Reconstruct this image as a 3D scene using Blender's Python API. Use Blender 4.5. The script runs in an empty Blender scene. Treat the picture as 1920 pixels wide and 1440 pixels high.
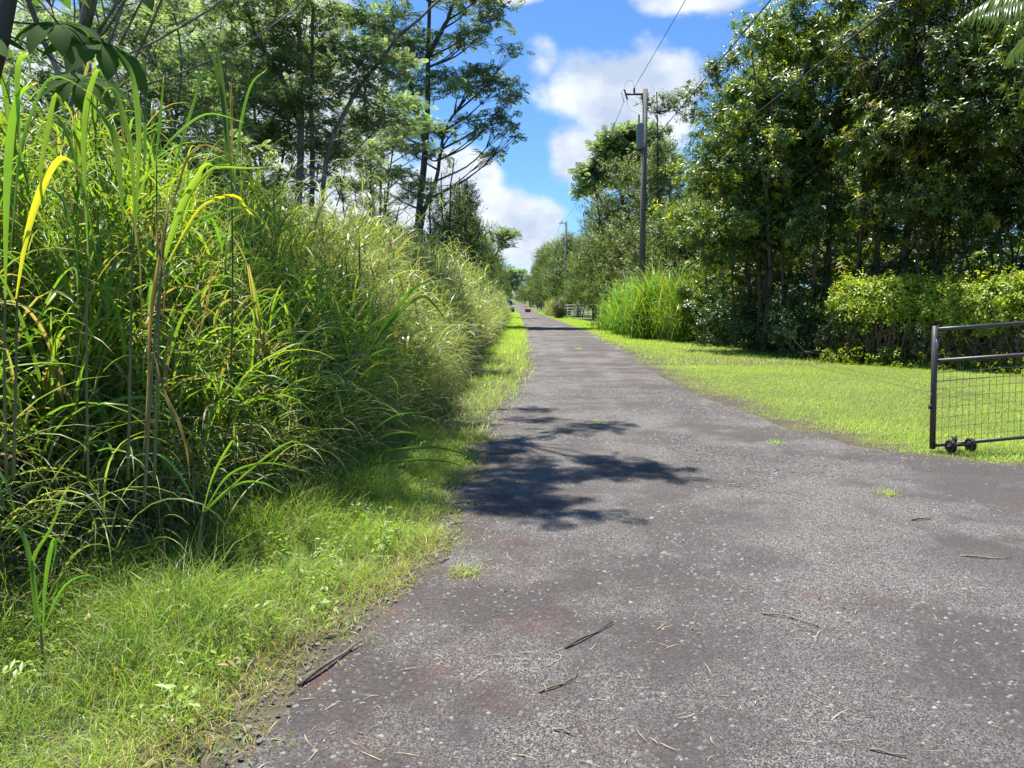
import bpy, math, random
import numpy as np
from mathutils import Vector, Matrix
R = math.radians
sc = bpy.context.scene
col = sc.collection
RNG = np.random.default_rng(7)
random.seed(7)

# ------------------------------------------------------------------ camera
CAM_H = 1.6; FPX = 1400.0; PITCH = math.atan(152/1400); VPX = 965.0
cam = bpy.data.cameras.new('camera'); camo = bpy.data.objects.new('camera', cam); col.objects.link(camo)
cam.sensor_width = 36; cam.lens = FPX/1920*36; cam.clip_start = .05; cam.clip_end = 3000
YAW = math.atan(5/1400)
camo.location = (0, 0, CAM_H)
camo.rotation_euler = (R(90)-PITCH, 0, YAW)
sc.camera = camo
# ------------------------------------------------------------------ sun and sky
SUN = Vector((-.22, .20, .955)).normalized()
SKY_STRENGTH = .092; SUN_STRENGTH = 5.0; EXPOSURE = 1.0
sun = bpy.data.lights.new('sun', 'SUN'); suno = bpy.data.objects.new('sun', sun); col.objects.link(suno)
sun.energy = SUN_STRENGTH; sun.angle = R(.53); sun.color = (1, .955, .88)
suno.rotation_euler = SUN.to_track_quat('Z', 'Y').to_euler(); suno.location = (0, 0, 40)
world = bpy.data.worlds.new('World'); sc.world = world; world.use_nodes = True
wn, wl = world.node_tree.nodes, world.node_tree.links
wn.clear()
def W(t, **k):
    n = wn.new(t)
    for a, b in k.items(): setattr(n, a, b)
    return n
def wm(op, a, b=None, c=None):
    n = W('ShaderNodeMath', operation=op)
    for i, v in enumerate((a, b, c)):
        if v is None: continue
        if isinstance(v, (int, float)): n.inputs[i].default_value = v
        else: wl.new(v, n.inputs[i])
    return n.outputs[0]
sky = W('ShaderNodeTexSky', sky_type='NISHITA', sun_disc=False, altitude=100, air_density=1.0, dust_density=.4, ozone_density=3.0)
sky.sun_elevation = math.asin(SUN.z); sky.sun_rotation = math.atan2(SUN.x, SUN.y)
tc = W('ShaderNodeTexCoord'); D = tc.outputs['Generated']
def dirpx(x, y):
    v = Vector((x-960, -(y-720), -FPX)); v.rotate(camo.rotation_euler); return v.normalized()
def blob(x, y, rx, ry, w=1.0):
    c = dirpx(x, y)
    s = W('ShaderNodeVectorMath', operation='SUBTRACT'); wl.new(D, s.inputs[0]); s.inputs[1].default_value = c
    m = W('ShaderNodeVectorMath', operation='MULTIPLY'); wl.new(s.outputs[0], m.inputs[0]); m.inputs[1].default_value = (FPX/rx, 2.0, FPX/ry)
    l = W('ShaderNodeVectorMath', operation='LENGTH'); wl.new(m.outputs[0], l.inputs[0])
    return wm('MULTIPLY', wm('SUBTRACT', 1.0, l.outputs['Value']), w)
mask = None
for b in [(1160, 205, 165, 130), (1105, 290, 120, 85), (1230, 165, 100, 75), (960, 430, 120, 100), (1010, 470, 90, 60), (870, 330, 90, 70),
          (650, 230, 170, 190), (560, 90, 160, 120), (480, 300, 260, 160), (930, -25, 110, 30), (1320, -25, 160, 50), (1015, 120, 40, 40, .35),
          (760, 380, 260, 90), (1700, 230, 200, 120), (250, 150, 300, 160), (965, 560, 120, 40)]:
    v = blob(*b); mask = v if mask is None else wm('MAXIMUM', mask, v)
def wnoise(scale, detail, rough=.55):
    mp = W('ShaderNodeMapping'); wl.new(D, mp.inputs[0]); mp.inputs['Scale'].default_value = (1, 1, 1.5)
    n = W('ShaderNodeTexNoise'); wl.new(mp.outputs[0], n.inputs['Vector'])
    n.inputs['Scale'].default_value = scale; n.inputs['Detail'].default_value = detail; n.inputs['Roughness'].default_value = rough
    return n.outputs[0]
n1 = wnoise(7, 9, .58); n2 = wnoise(2.4, 6)
gen = wm('SUBTRACT', wm('MULTIPLY', n2, 1.6), 1.2)
mask = wm('MAXIMUM', mask, gen)
dens = wm('ADD', mask, wm('MULTIPLY', wm('SUBTRACT', n1, .5), 1.5))
mr = W('ShaderNodeMapRange', interpolation_type='SMOOTHSTEP'); wl.new(dens, mr.inputs[0])
mr.inputs[1].default_value = .12; mr.inputs[2].default_value = .46
n3 = wnoise(11, 7)
cr = W('ShaderNodeMapRange'); wl.new(n3, cr.inputs[0]); cr.inputs[1].default_value = .35; cr.inputs[2].default_value = .65
cmix = W('ShaderNodeMix', data_type='RGBA'); wl.new(cr.outputs[0], cmix.inputs[0])
cmix.inputs[6].default_value = (.46, .55, .70, 1); cmix.inputs[7].default_value = (.82, .86, .92, 1)
skt = W('ShaderNodeMix', data_type='RGBA', blend_type='MULTIPLY'); skt.inputs[0].default_value = 1
wl.new(sky.outputs[0], skt.inputs[6]); skt.inputs[7].default_value = (.52, .78, 1.06, 1)
b1 = W('ShaderNodeBackground'); wl.new(skt.outputs[2], b1.inputs[0]); b1.inputs[1].default_value = SKY_STRENGTH
b2 = W('ShaderNodeBackground'); wl.new(cmix.outputs[2], b2.inputs[0]); b2.inputs[1].default_value = .64
mx = W('ShaderNodeMixShader'); wl.new(mr.outputs[0], mx.inputs[0]); wl.new(b1.outputs[0], mx.inputs[1]); wl.new(b2.outputs[0], mx.inputs[2])
wo = W('ShaderNodeOutputWorld'); wl.new(mx.outputs[0], wo.inputs[0])
vs = sc.view_settings; vs.view_transform = 'Standard'; vs.look = 'None'; vs.gamma = 1; vs.exposure = EXPOSURE
sc.render.engine = 'CYCLES'
cy = sc.cycles; cy.max_bounces = 6; cy.diffuse_bounces = 4; cy.glossy_bounces = 2; cy.transmission_bounces = 4
cy.transparent_max_bounces = 4; cy.sample_clamp_indirect = 4; cy.use_denoising = True; cy.caustics_reflective = False; cy.caustics_refractive = False

def pix(x, y, d):
    """world point on the ray through pixel (x,y) of the 1920x1440 photo, at distance d ahead (world Y)"""
    v = dirpx(x, y); return np.array(Vector((0, 0, CAM_H)) + v*(d/v.y))

# ------------------------------------------------------------------ materials
class M:
    def __init__(s, name):
        s.m = bpy.data.materials.new(name); s.m.use_nodes = True; s.n = s.m.node_tree.nodes; s.l = s.m.node_tree.links
        s.b = s.n['Principled BSDF']; s.out = s.n['Material Output']
    def new(s, t, **k):
        n = s.n.new(t)
        for a, b in k.items(): setattr(n, a, b)
        return n
    def ramp(s, fac, stops, interp='LINEAR'):
        r = s.new('ShaderNodeValToRGB'); s.l.new(fac, r.inputs[0]); e = r.color_ramp.elements; r.color_ramp.interpolation = interp
        while len(e) > 1: e.remove(e[-1])
        e[0].position = stops[0][0]; e[0].color = (*stops[0][1], 1)
        for p, c in stops[1:]:
            k = e.new(p); k.color = (*c, 1)
        return r.outputs[0]
    def noise(s, scale, detail=4, rough=.55, vec=None, stretch=None):
        n = s.new('ShaderNodeTexNoise'); n.inputs['Scale'].default_value = scale; n.inputs['Detail'].default_value = detail; n.inputs['Roughness'].default_value = rough
        if vec is None: vec = s.coord()
        if stretch:
            mp = s.new('ShaderNodeMapping'); s.l.new(vec, mp.inputs[0]); mp.inputs['Scale'].default_value = stretch; vec = mp.outputs[0]
        s.l.new(vec, n.inputs['Vector']); return n.outputs[0]
    def coord(s):
        if not hasattr(s, '_c'): s._c = s.new('ShaderNodeTexCoord').outputs['Object']
        return s._c
    def math(s, op, a, b=None):
        n = s.new('ShaderNodeMath', operation=op)
        for i, v in enumerate((a, b)):
            if v is None: continue
            if isinstance(v, (int, float)): n.inputs[i].default_value = v
            else: s.l.new(v, n.inputs[i])
        return n.outputs[0]
    def mix(s, f, a, b, mode='MIX'):
        n = s.new('ShaderNodeMix', data_type='RGBA', blend_type=mode)
        for i, v in ((0, f), (6, a), (7, b)):
            if isinstance(v, (int, float)): n.inputs[i].default_value = v
            elif isinstance(v, tuple): n.inputs[i].default_value = (*v, 1)
            else: s.l.new(v, n.inputs[i])
        return n.outputs[2]
    def bump(s, h, strength=.5, dist=.01):
        b = s.new('ShaderNodeBump'); s.l.new(h, b.inputs['Height']); b.inputs['Strength'].default_value = strength; b.inputs['Distance'].default_value = dist
        s.l.new(b.outputs[0], s.b.inputs['Normal']); return b
    def set(s, color=None, rough=None, metal=None, spec=None):
        for k, v in (('Base Color', color), ('Roughness', rough), ('Metallic', metal), ('Specular IOR Level', spec)):
            if v is None: continue
            if isinstance(v, tuple): s.b.inputs[k].default_value = (*v, 1)
            elif isinstance(v, (int, float)): s.b.inputs[k].default_value = v
            else: s.l.new(v, s.b.inputs[k])
        return s

def leafmat(name, stops, rough=.42, trans=.38, tmul=(1.5, 1.55, .55), spec=.5):
    m = M(name)
    a = m.new('ShaderNodeAttribute', attribute_name='tint')
    oi = m.new('ShaderNodeObjectInfo')
    c = m.ramp(a.outputs['Fac'], stops)
    h = m.new('ShaderNodeHueSaturation'); m.l.new(c, h.inputs['Color'])
    m.l.new(m.math('ADD', m.math('MULTIPLY', oi.outputs['Random'], .024), .488), h.inputs['Hue'])
    m.l.new(m.math('ADD', m.math('MULTIPLY', oi.outputs['Random'], .25), .88), h.inputs['Value'])
    c = h.outputs[0]
    m.set(c, rough, spec=spec)
    t = m.new('ShaderNodeBsdfTranslucent'); m.l.new(m.mix(1.0, c, tmul, 'MULTIPLY'), t.inputs[0])
    x = m.new('ShaderNodeMixShader'); x.inputs[0].default_value = trans
    m.l.new(m.b.outputs[0], x.inputs[1]); m.l.new(t.outputs[0], x.inputs[2]); m.l.new(x.outputs[0], m.out.inputs[0])
    return m.m

TAN = (.36, .27, .15); BRN = (.13, .085, .045)
MAT = {}
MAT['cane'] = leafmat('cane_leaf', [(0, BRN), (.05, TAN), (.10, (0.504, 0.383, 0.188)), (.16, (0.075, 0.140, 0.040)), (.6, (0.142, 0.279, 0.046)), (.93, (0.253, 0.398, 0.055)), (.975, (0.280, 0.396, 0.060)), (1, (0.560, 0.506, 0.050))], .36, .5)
MAT['thatch'] = leafmat('dry_leaf', [(0, (.12, .08, .05)), (.35, (.42, .33, .20)), (.6, (.24, .19, .10)), (.85, (.12, .15, .05)), (1, (.05, .09, .025))], .6, .2, (1.2, 1.1, .7))
MAT['guinea'] = leafmat('guinea_leaf', [(0, BRN), (.07, TAN), (.13, (0.154, 0.201, 0.079)), (.6, (0.243, 0.320, 0.102)), (.9, (0.420, 0.471, 0.125)), (1, (0.620, 0.555, 0.272))], .36, .36)
MAT['weed'] = leafmat('weed_leaf', [(0, TAN), (.08, (0.459, 0.335, 0.156)), (.14, (0.147, 0.214, 0.043)), (.6, (0.246, 0.362, 0.051)), (1, (0.426, 0.496, 0.085))], .45, .4)
MAT['lawn'] = leafmat('lawn_leaf', [(0, TAN), (.07, (0.423, 0.402, 0.101)), (.2, (0.257, 0.402, 0.036)), (.7, (0.363, 0.532, 0.045)), (1, (0.529, 0.620, 0.086))], .45, .38)
MAT['broad'] = leafmat('broad_leaf', [(0, (0.291, 0.208, 0.051)), (.06, (0.052, 0.089, 0.024)), (.55, (0.103, 0.174, 0.030)), (.8, (0.217, 0.323, 0.038)), (1, (0.570, 0.533, 0.061))], .34, .34, spec=.6)
MAT['ohia'] = leafmat('small_leaf', [(0, (0.281, 0.220, 0.107)), (.15, (0.070, 0.110, 0.040)), (.6, (0.132, 0.193, 0.054)), (1, (0.298, 0.366, 0.107))], .45, .34, spec=.35)
MAT['albizia'] = leafmat('feather_leaf', [(0, (0.306, 0.260, 0.170)), (.2, (0.096, 0.147, 0.086)), (.6, (0.191, 0.260, 0.128)), (1, (0.420, 0.483, 0.284))], .45, .55, (1.25, 1.4, .7))
MAT['vine'] = leafmat('vine_leaf', [(0, (0.452, 0.332, 0.065)), (.08, (0.121, 0.180, 0.032)), (.5, (0.257, 0.387, 0.032)), (1, (0.543, 0.589, 0.054))], .4, .42)
MAT['shrub'] = leafmat('shrub_leaf', [(0, (0.051, 0.085, 0.031)), (.6, (0.101, 0.186, 0.047)), (1, (0.237, 0.355, 0.078))], .35, .3)
MAT['straw'] = leafmat('straw', [(0, (.30, .22, .12)), (.5, (.46, .37, .22)), (1, (.58, .50, .33))], .6, .15, (1, 1, .8))
MAT['bigleaf'] = leafmat('big_leaf', [(0, (.05, .10, .025)), (1, (.09, .17, .04))], .8, .5, spec=.15)
MAT['palm'] = leafmat('palm_leaf', [(0, (0.065, 0.117, 0.046)), (1, (0.169, 0.260, 0.104))], .25, .25)

def bark(name, a, b, moss=None):
    m = M(name); n = m.noise(6, 6, stretch=(1, 1, .18)); n2 = m.noise(38, 4, stretch=(1, 1, .25))
    c = m.ramp(n, [(.3, a), (.7, b)])
    if moss: c = m.mix(m.ramp(m.noise(2.2, 4), [(.5, (0, 0, 0)), (.62, (1, 1, 1))]), c, moss)
    m.set(c, .85); m.bump(m.math('ADD', n, n2), .7, .02); return m.m
MAT['bark_pale'] = bark('bark_pale', (.10, .085, .07), (.30, .27, .22), (.06, .075, .035))
MAT['bark_dark'] = bark('bark_dark', (.035, .028, .022), (.11, .09, .07))
MAT['bark_brown'] = bark('bark_brown', (.09, .06, .04), (.21, .16, .11), (.05, .06, .03))
MAT['stem'] = bark('grass_stem', (.08, .12, .03), (.22, .2, .09))
MAT['pole'] = bark('pole_wood', (.10, .085, .07), (.23, .205, .175))
MAT['vinestem'] = bark('vine_stem', (.12, .085, .06), (.32, .25, .18))

def metal(name, c, rough, met=0.0, rust=None):
    m = M(name); n = m.noise(14, 5)
    cc = m.ramp(n, [(.35, tuple(x*.75 for x in c)), (.65, c)])
    if rust: cc = m.mix(m.ramp(m.noise(30, 5), [(.6, (0, 0, 0)), (.68, (1, 1, 1))]), cc, rust)
    m.set(cc, rough, met); m.bump(m.noise(120, 2), .15, .002); return m.m
MAT['gate'] = metal('gate_steel', (.085, .078, .07), .45, .3, (.10, .06, .035))
MAT['galv'] = metal('galvanised', (.36, .37, .38), .45, .5)
MAT['wire'] = metal('fence_wire', (.12, .12, .11), .5, .4)
MAT['rubber'] = metal('rubber', (.022, .022, .022), .7)
MAT['insul'] = metal('insulator_dark', (.06, .05, .05), .3)
MAT['trans'] = metal('transformer_grey', (.30, .33, .34), .5)
MAT['white'] = metal('white_paint', (.75, .76, .76), .3)
MAT['dark'] = metal('black_trim', (.02, .02, .02), .4)
MAT['red'] = metal('red_plastic', (.55, .035, .03), .4)
MAT['cable'] = metal('cable_black', (.03, .03, .035), .6)
g = M('window_glass'); g.set((.02, .03, .035), .08); MAT['glass'] = g.m

# ------------------------------------------------------------------ helpers
def mesh_obj(name, V, F, mat, parent=None, tint=None, smooth=False):
    V = np.ascontiguousarray(V, dtype=np.float32); F = np.ascontiguousarray(F, dtype=np.int32)
    me = bpy.data.meshes.new(name); k = F.shape[1]
    me.vertices.add(len(V)); me.vertices.foreach_set('co', V.ravel())
    me.loops.add(F.size); me.loops.foreach_set('vertex_index', F.ravel())
    me.polygons.add(len(F)); me.polygons.foreach_set('loop_start', np.arange(len(F), dtype=np.int32)*k)
    me.polygons.foreach_set('loop_total', np.full(len(F), k, dtype=np.int32))
    if smooth: me.polygons.foreach_set('use_smooth', np.ones(len(F), dtype=bool))
    if tint is not None:
        a = me.attributes.new('tint', 'FLOAT', 'POINT'); a.data.foreach_set('value', np.ascontiguousarray(tint, dtype=np.float32))
    me.update(calc_edges=True); me.materials.append(mat)
    o = bpy.data.objects.new(name, me); col.objects.link(o)
    if parent: o.parent = parent
    return o
class Geo:
    def __init__(s): s.V = []; s.F = []; s.T = []; s.n = 0
    def add(s, V, F, T=None):
        V = np.asarray(V, dtype=np.float32).reshape(-1, 3); F = np.asarray(F, dtype=np.int64).reshape(-1, 4)
        s.V.append(V); s.F.append(F+s.n); s.T.append(np.full(len(V), .5, np.float32) if T is None else np.asarray(T, np.float32)); s.n += len(V); return s
    def build(s, name, mat, parent=None, smooth=False):
        return mesh_obj(name, np.concatenate(s.V), np.concatenate(s.F), mat, parent, np.concatenate(s.T), smooth)
def tag(o, label=None, cat=None, group=None, kind=None):
    for k, v in (('label', label), ('category', cat), ('group', group), ('kind', kind)):
        if v: o[k] = v
    return o
def empty(name, loc=(0, 0, 0), rz=0, **k):
    o = bpy.data.objects.new(name, None); col.objects.link(o); o.location = loc; o.rotation_euler = (0, 0, rz); o.empty_display_size = .2
    return tag(o, **k)
def dup(root, loc, rz=0, s=(1, 1, 1)):
    r = root.copy(); col.objects.link(r); r.location = loc; r.rotation_euler = (0, 0, rz); r.scale = s
    for ch in list(root.children):
        c = ch.copy(); col.objects.link(c); c.parent = r
        for g2 in ch.children:
            d = g2.copy(); col.objects.link(d); d.parent = c
    return r
def unit(v):
    v = np.asarray(v, float); return v/np.maximum(np.linalg.norm(v, axis=-1, keepdims=True), 1e-9)
def smooth_path(P, n):
    P = np.asarray(P, float)
    if len(P) == 2: return P[0]+(P[1]-P[0])*np.linspace(0, 1, n)[:, None]
    Q = np.vstack([2*P[0]-P[1], P, 2*P[-1]-P[-2]]); out = []
    ts = np.linspace(0, len(P)-1, n)
    for t in ts:
        i = min(int(t), len(P)-2); f = t-i; a, b, c, d = Q[i], Q[i+1], Q[i+2], Q[i+3]
        out.append(.5*((2*b)+(-a+c)*f+(2*a-5*b+4*c-d)*f*f+(-a+3*b-3*c+d)*f**3))
    return np.array(out)
def tube(geo, P, r, sides=6, tint=.5):
    P = np.asarray(P, float); n = len(P); r = np.broadcast_to(np.asarray(r, float), (n,))
    T = unit(np.gradient(P, axis=0)); up = np.array([0, 0, 1.]) if abs(T[0][2]) < .9 else np.array([0, 1., 0])
    s = unit(np.cross(T, up)); u = np.cross(s, T)
    a = np.linspace(0, 2*math.pi, sides, endpoint=False)
    V = P[:, None, :]+r[:, None, None]*(np.cos(a)[None, :, None]*s[:, None, :]+np.sin(a)[None, :, None]*u[:, None, :])
    i = np.arange(n-1)[:, None]*sides; j = np.arange(sides)[None, :]; k = (j+1) % sides
    F = np.stack([i+j, i+k, i+sides+k, i+sides+j], -1).reshape(-1, 4)
    V = V.reshape(-1, 3); m = len(V)
    V = np.vstack([V, P[:1], P[-1:]]); Fc = []
    for q in range(0, sides, 2):
        Fc.append((m, (q+2) % sides, (q+1) % sides, q)); e = (n-1)*sides; Fc.append((m+1, e+q, e+(q+1) % sides, e+(q+2) % sides))
    if sides % 2 == 0: F = np.vstack([F, Fc])
    geo.add(V, F, np.full(len(V), tint)); return geo
def twigs(geo, A, B, ra, rb=None, tint=.5):
    A = np.asarray(A, float).reshape(-1, 3); B = np.asarray(B, float).reshape(-1, 3); rb = ra*.4 if rb is None else rb
    T = unit(B-A); s = unit(np.cross(T, np.array([.31, .77, .55]))); u = np.cross(s, T); V = []
    for P, r in ((A, ra), (B, rb)):
        for q in range(3):
            c, d = math.cos(q*2.094), math.sin(q*2.094); V.append(P+r*(c*s+d*u))
    V = np.stack(V, 1); N = len(A); F = np.array([(0, 1, 4, 3), (1, 2, 5, 4), (2, 0, 3, 5)])
    geo.add(V.reshape(-1, 3), (F[None]+(np.arange(N)*6)[:, None, None]).reshape(-1, 4), np.full(N*6, tint)); return geo
def boxg(geo, c, s, rot=0):
    x, y, z = [k/2 for k in s]
    V = np.array([(-x, -y, -z), (x, -y, -z), (x, y, -z), (-x, y, -z), (-x, -y, z), (x, -y, z), (x, y, z), (-x, y, z)], float)
    cr_, sr = math.cos(rot), math.sin(rot); V[:, :2] = V[:, :2] @ np.array([[cr_, sr], [-sr, cr_]])
    geo.add(V+np.array(c), [(0, 3, 2, 1), (4, 5, 6, 7), (0, 1, 5, 4), (1, 2, 6, 5), (2, 3, 7, 6), (3, 0, 4, 7)]); return geo
def bevel(o, w=.02, seg=2):
    m = o.modifiers.new('bevel', 'BEVEL'); m.width = w; m.segments = seg; m.limit_method = 'ANGLE'; return o
def blades(geo, base, az, el, length, width, droop, segs=5, fold=False, tint=None, p=1.4, twist=0., curl=0., rng=RNG):
    """grass leaves: base (N,3), azimuth, start elevation, length, width, droop (radians turned down over its length)"""
    N = len(base); B = np.broadcast_to
    az, el, length, width, droop = [B(np.asarray(k, float), (N,)).copy() for k in (az, el, length, width, droop)]
    t = np.linspace(0, 1, segs+1)[None]; azt = az[:, None]+curl*rng.normal(size=(N, 1))*t
    phi = el[:, None]-droop[:, None]*t**p
    ds = length[:, None]/segs
    dx = np.cos(phi)*np.cos(azt)*ds; dy = np.cos(phi)*np.sin(azt)*ds; dz = np.sin(phi)*ds
    P = np.zeros((N, segs+1, 3))
    for k, dd in enumerate((dx, dy, dz)): P[:, 1:, k] = np.cumsum((dd[:, :-1]+dd[:, 1:])/2, 1)
    P += base[:, None, :]
    T = np.stack([np.cos(phi)*np.cos(azt), np.cos(phi)*np.sin(azt), np.sin(phi)], -1)
    S = np.stack([-np.sin(azt), np.cos(azt), np.zeros_like(azt)], -1); U = np.cross(T, S)
    tw = (twist*rng.normal(size=(N, 1)))*(.3+t)
    S = S*np.cos(tw)[..., None]+U*np.sin(tw)[..., None]; U = np.cross(T, S)
    prof = np.minimum(1, .45+t*3.2)*np.clip(1-t, 0, 1)**.6; prof[:, -1] = .03
    w = (width[:, None]*prof/2)[..., None]
    tint = rng.random(N) if tint is None else B(np.asarray(tint, float), (N,))
    if fold:
        V = np.stack([P-S*w+U*w*.35, P-U*w*.35, P+S*w+U*w*.35], 2); c = 3
    else:
        V = np.stack([P-S*w, P+S*w], 2); c = 2
    i = np.arange(segs)[:, None]*c; j = np.arange(c-1)[None]
    F = np.stack([i+j, i+j+1, i+c+j+1, i+c+j], -1).reshape(-1, 4)
    n = (segs+1)*c; TT = np.repeat(tint[:, None], segs+1, 1)
    brown = (rng.random(N) < .2)[:, None] & (t > 1-rng.random((N, 1))*.35) & (tint[:, None] > .1); TT = np.where(brown, .07, TT)
    TT = np.repeat(TT[:, :, None], c, 2)
    if fold: TT[:, :, 1] = np.clip(TT[:, :, 1]+.12, 0, 1)
    geo.add(V.reshape(-1, 3), (F[None]+(np.arange(N)*n)[:, None, None]).reshape(-1, 4), TT.ravel()); return geo
def path_blade(geo, P, width, tint, n=12, face=None, fold=.35):
    """one leaf along a curve of given points"""
    P = smooth_path(P, n+1); T = unit(np.gradient(P, axis=0)); view = unit(P-np.array([0, 0, CAM_H]))
    S = unit(np.cross(T, view)); U = np.cross(T, S)
    if face is not None:
        a = np.linspace(face[0], face[1], n+1)[:, None]; S = S*np.cos(a)+U*np.sin(a); U = np.cross(T, S)
    t = np.linspace(0, 1, n+1); pr = np.minimum(1, .12+t*2.2)*np.clip(1-t, 0, 1)**.55; pr[-1] = .02
    w = (width*pr/2)[:, None]
    V = np.stack([P-S*w+U*w*fold, P-U*w*fold, P+S*w+U*w*fold], 1).reshape(-1, 3)
    i = np.arange(n)[:, None]*3; j = np.arange(2)[None]
    tv = np.full((n+1, 3), tint)
    if tint < .95: tv += .05*np.sin(np.arange(n+1)*1.9+tint*9)[:, None]; tv[:, 1] -= .10
    if tint > .2: tv[-2:] = .07
    geo.add(V, np.stack([i+j, i+j+1, i+3+j+1, i+3+j], -1).reshape(-1, 4), np.clip(tv, .0, 1).ravel()); return geo
def place(geo, tmpl, pos, nrm, scale, tint, jit=.12, rng=RNG):
    TV, TF, TT = tmpl; N = len(pos); nrm = unit(nrm); a = rng.normal(size=(N, 3)); s = unit(np.cross(nrm, a)); u = np.cross(nrm, s)
    Rm = np.stack([s, u, nrm], -1)*np.broadcast_to(scale, (N,))[:, None, None]
    V = np.einsum('nij,kj->nki', Rm, TV)+pos[:, None, :]
    k = len(TV); geo.add(V.reshape(-1, 3), (TF[None]+(np.arange(N)*k)[:, None, None]).reshape(-1, 4),
                         np.clip(np.broadcast_to(tint, (N,))[:, None]+jit*TT[None], 0, 1).ravel()); return geo
def leaf5(base, d, side, up, L, w, droop=.25):
    """folded leaf of two quads: base, left, tip, right, mid"""
    b = np.array(base, float); d, side, up = map(np.array, (d, side, up))
    return np.array([b, b+d*L*.5+side*w/2-up*droop*L*.12, b+d*L-up*droop*L, b+d*L*.5-side*w/2-up*droop*L*.12, b+d*L*.5-up*(droop*L*.12+w*.18)]), [(0, 1, 2, 4), (0, 4, 2, 3)]
def tmpl_from(leaves, rng):
    V = []; F = []; T = []; n = 0
    for (v, f) in leaves:
        V.append(v); F += [tuple(i+n for i in q) for q in f]; T.append(np.full(len(v), rng.normal())); n += len(v)
    return np.vstack(V), np.array(F), np.concatenate(T)
def t_rosette(n=10, L=.17, w=.05, seed=1, e0=.15, e1=1.1, drp=.3):
    r = np.random.default_rng(seed); Ls = []
    for i in range(n):
        a = i*2.4+r.normal()*.2; e = e0+(e1-e0)*i/n+r.normal()*.12; l = L*r.uniform(.7, 1.1)*(1-.3*i/n)
        d = (math.cos(a)*math.cos(e), math.sin(a)*math.cos(e), math.sin(e)); s = (-math.sin(a), math.cos(a), 0)
        Ls.append(leaf5((0, 0, .02*i/n), d, s, np.cross(d, s), l, w*r.uniform(.8, 1.1), drp))
    return tmpl_from(Ls, r)
def t_sprig(n=14, L=.06, w=.04, length=.3, seed=2):
    r = np.random.default_rng(seed); Ls = []
    for i in range(n):
        z = length*i/n; a = i*2.4+r.normal()*.4; e = .4+r.normal()*.35; b = (r.normal()*.03, r.normal()*.03, z)
        d = (math.cos(a)*math.cos(e), math.sin(a)*math.cos(e), math.sin(e)); s = (-math.sin(a), math.cos(a), 0)
        Ls.append(leaf5(b, d, s, np.cross(d, s), L*r.uniform(.7, 1.2), w, .2))
    return tmpl_from(Ls, r)
def t_frond(n=7, L=.45, pl=.17, w=.045, seed=3):
    """bipinnate leaf lying along +x, normal +z; pinnae as slim strips"""
    r = np.random.default_rng(seed); V = []; F = []; T = []; k = 0
    for i in range(n):
        x = L*(.2+.8*i/n); l = pl*math.sin(math.pi*(.25+.65*i/n))
        for sgn in (-1, 1):
            a = sgn*(1.05+r.normal()*.1); d = np.array([math.cos(a), math.sin(a), -.12]); s = np.array([-math.sin(a), math.cos(a), 0])
            b = np.array([x, 0, -.25*x*x+r.normal()*.006])
            V += [b-s*w*.15, b+d*l*.55-s*w/2+np.array([0, 0, .006]), b+d*l, b+d*l*.55+s*w/2-np.array([0, 0, .01])]; F.append((k, k+1, k+2, k+3)); T += [r.normal()]*4; k += 4
    V += [np.array([0, -.004, 0]), np.array([0, .004, 0]), np.array([L, .003, -.25*L*L]), np.array([L, -.003, -.25*L*L])]; F.append((k, k+1, k+2, k+3)); T += [-2]*4
    return np.array(V), np.array(F), np.array(T)
def vnoise(x, y, s, seed=0):
    x = np.asarray(x)*s+seed*17.3; y = np.asarray(y)*s+seed*5.1
    def h(i, j): v = np.sin(i*127.1+j*311.7+seed*74.7)*43758.5453; return v-np.floor(v)
    i = np.floor(x); j = np.floor(y); f = x-i; g_ = y-j; f = f*f*(3-2*f); g_ = g_*g_*(3-2*g_)
    return (h(i, j)*(1-f)+h(i+1, j)*f)*(1-g_)+(h(i, j+1)*(1-f)+h(i+1, j+1)*f)*g_

# ------------------------------------------------------------------ terrain and road
def gz(y):
    y = np.asarray(y, float); t = np.clip((y-150)/240, 0, 1); return 4.4*t*t*(3-2*t)
LY = [-30, 2.0, 2.6, 3.1, 3.66, 5.07, 7.5, 9.7, 14, 18.4, 30, 43, 80, 130, 200, 420]
LX = [-1.2, -1.05, -.95, -.88, -.68, -.42, -.32, -.28, .15, .42, .5, .6, .55, .5, .3, .2]
RY = [-30, 5.6, 6.6, 7.2, 8.2, 9.5, 11, 13, 18, 24.3, 43, 77, 130, 200, 420]
RX = [16, 14, 7.0, 4.9, 3.8, 3.5, 3.4, 3.15, 3.3, 3.7, 4.1, 4.1, 3.7, 3.3, 3.0]
def left_edge(y): return np.interp(y, LY, LX)+(vnoise(y*0, y, 1.7, 3)-.5)*.18+(vnoise(y*0, y, 6, 4)-.5)*.10
def right_edge(y): return np.interp(y, RY, RX)+(vnoise(y*0, y, 1.1, 5)-.5)*.25
FRONT_Y = [-4, 3.0, 3.85, 4.4, 5.2, 6.2, 8.5, 12, 17, 31, 43, 70, 130]
FRONT_X = [-2.8, -2.8, -2.7, -2.55, -2.2, -1.9, -1.5, -1.35, -1.2, -1.05, -.85, -1.0, -1.7]
def front(y): return np.interp(y, FRONT_Y, FRONT_X)

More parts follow.
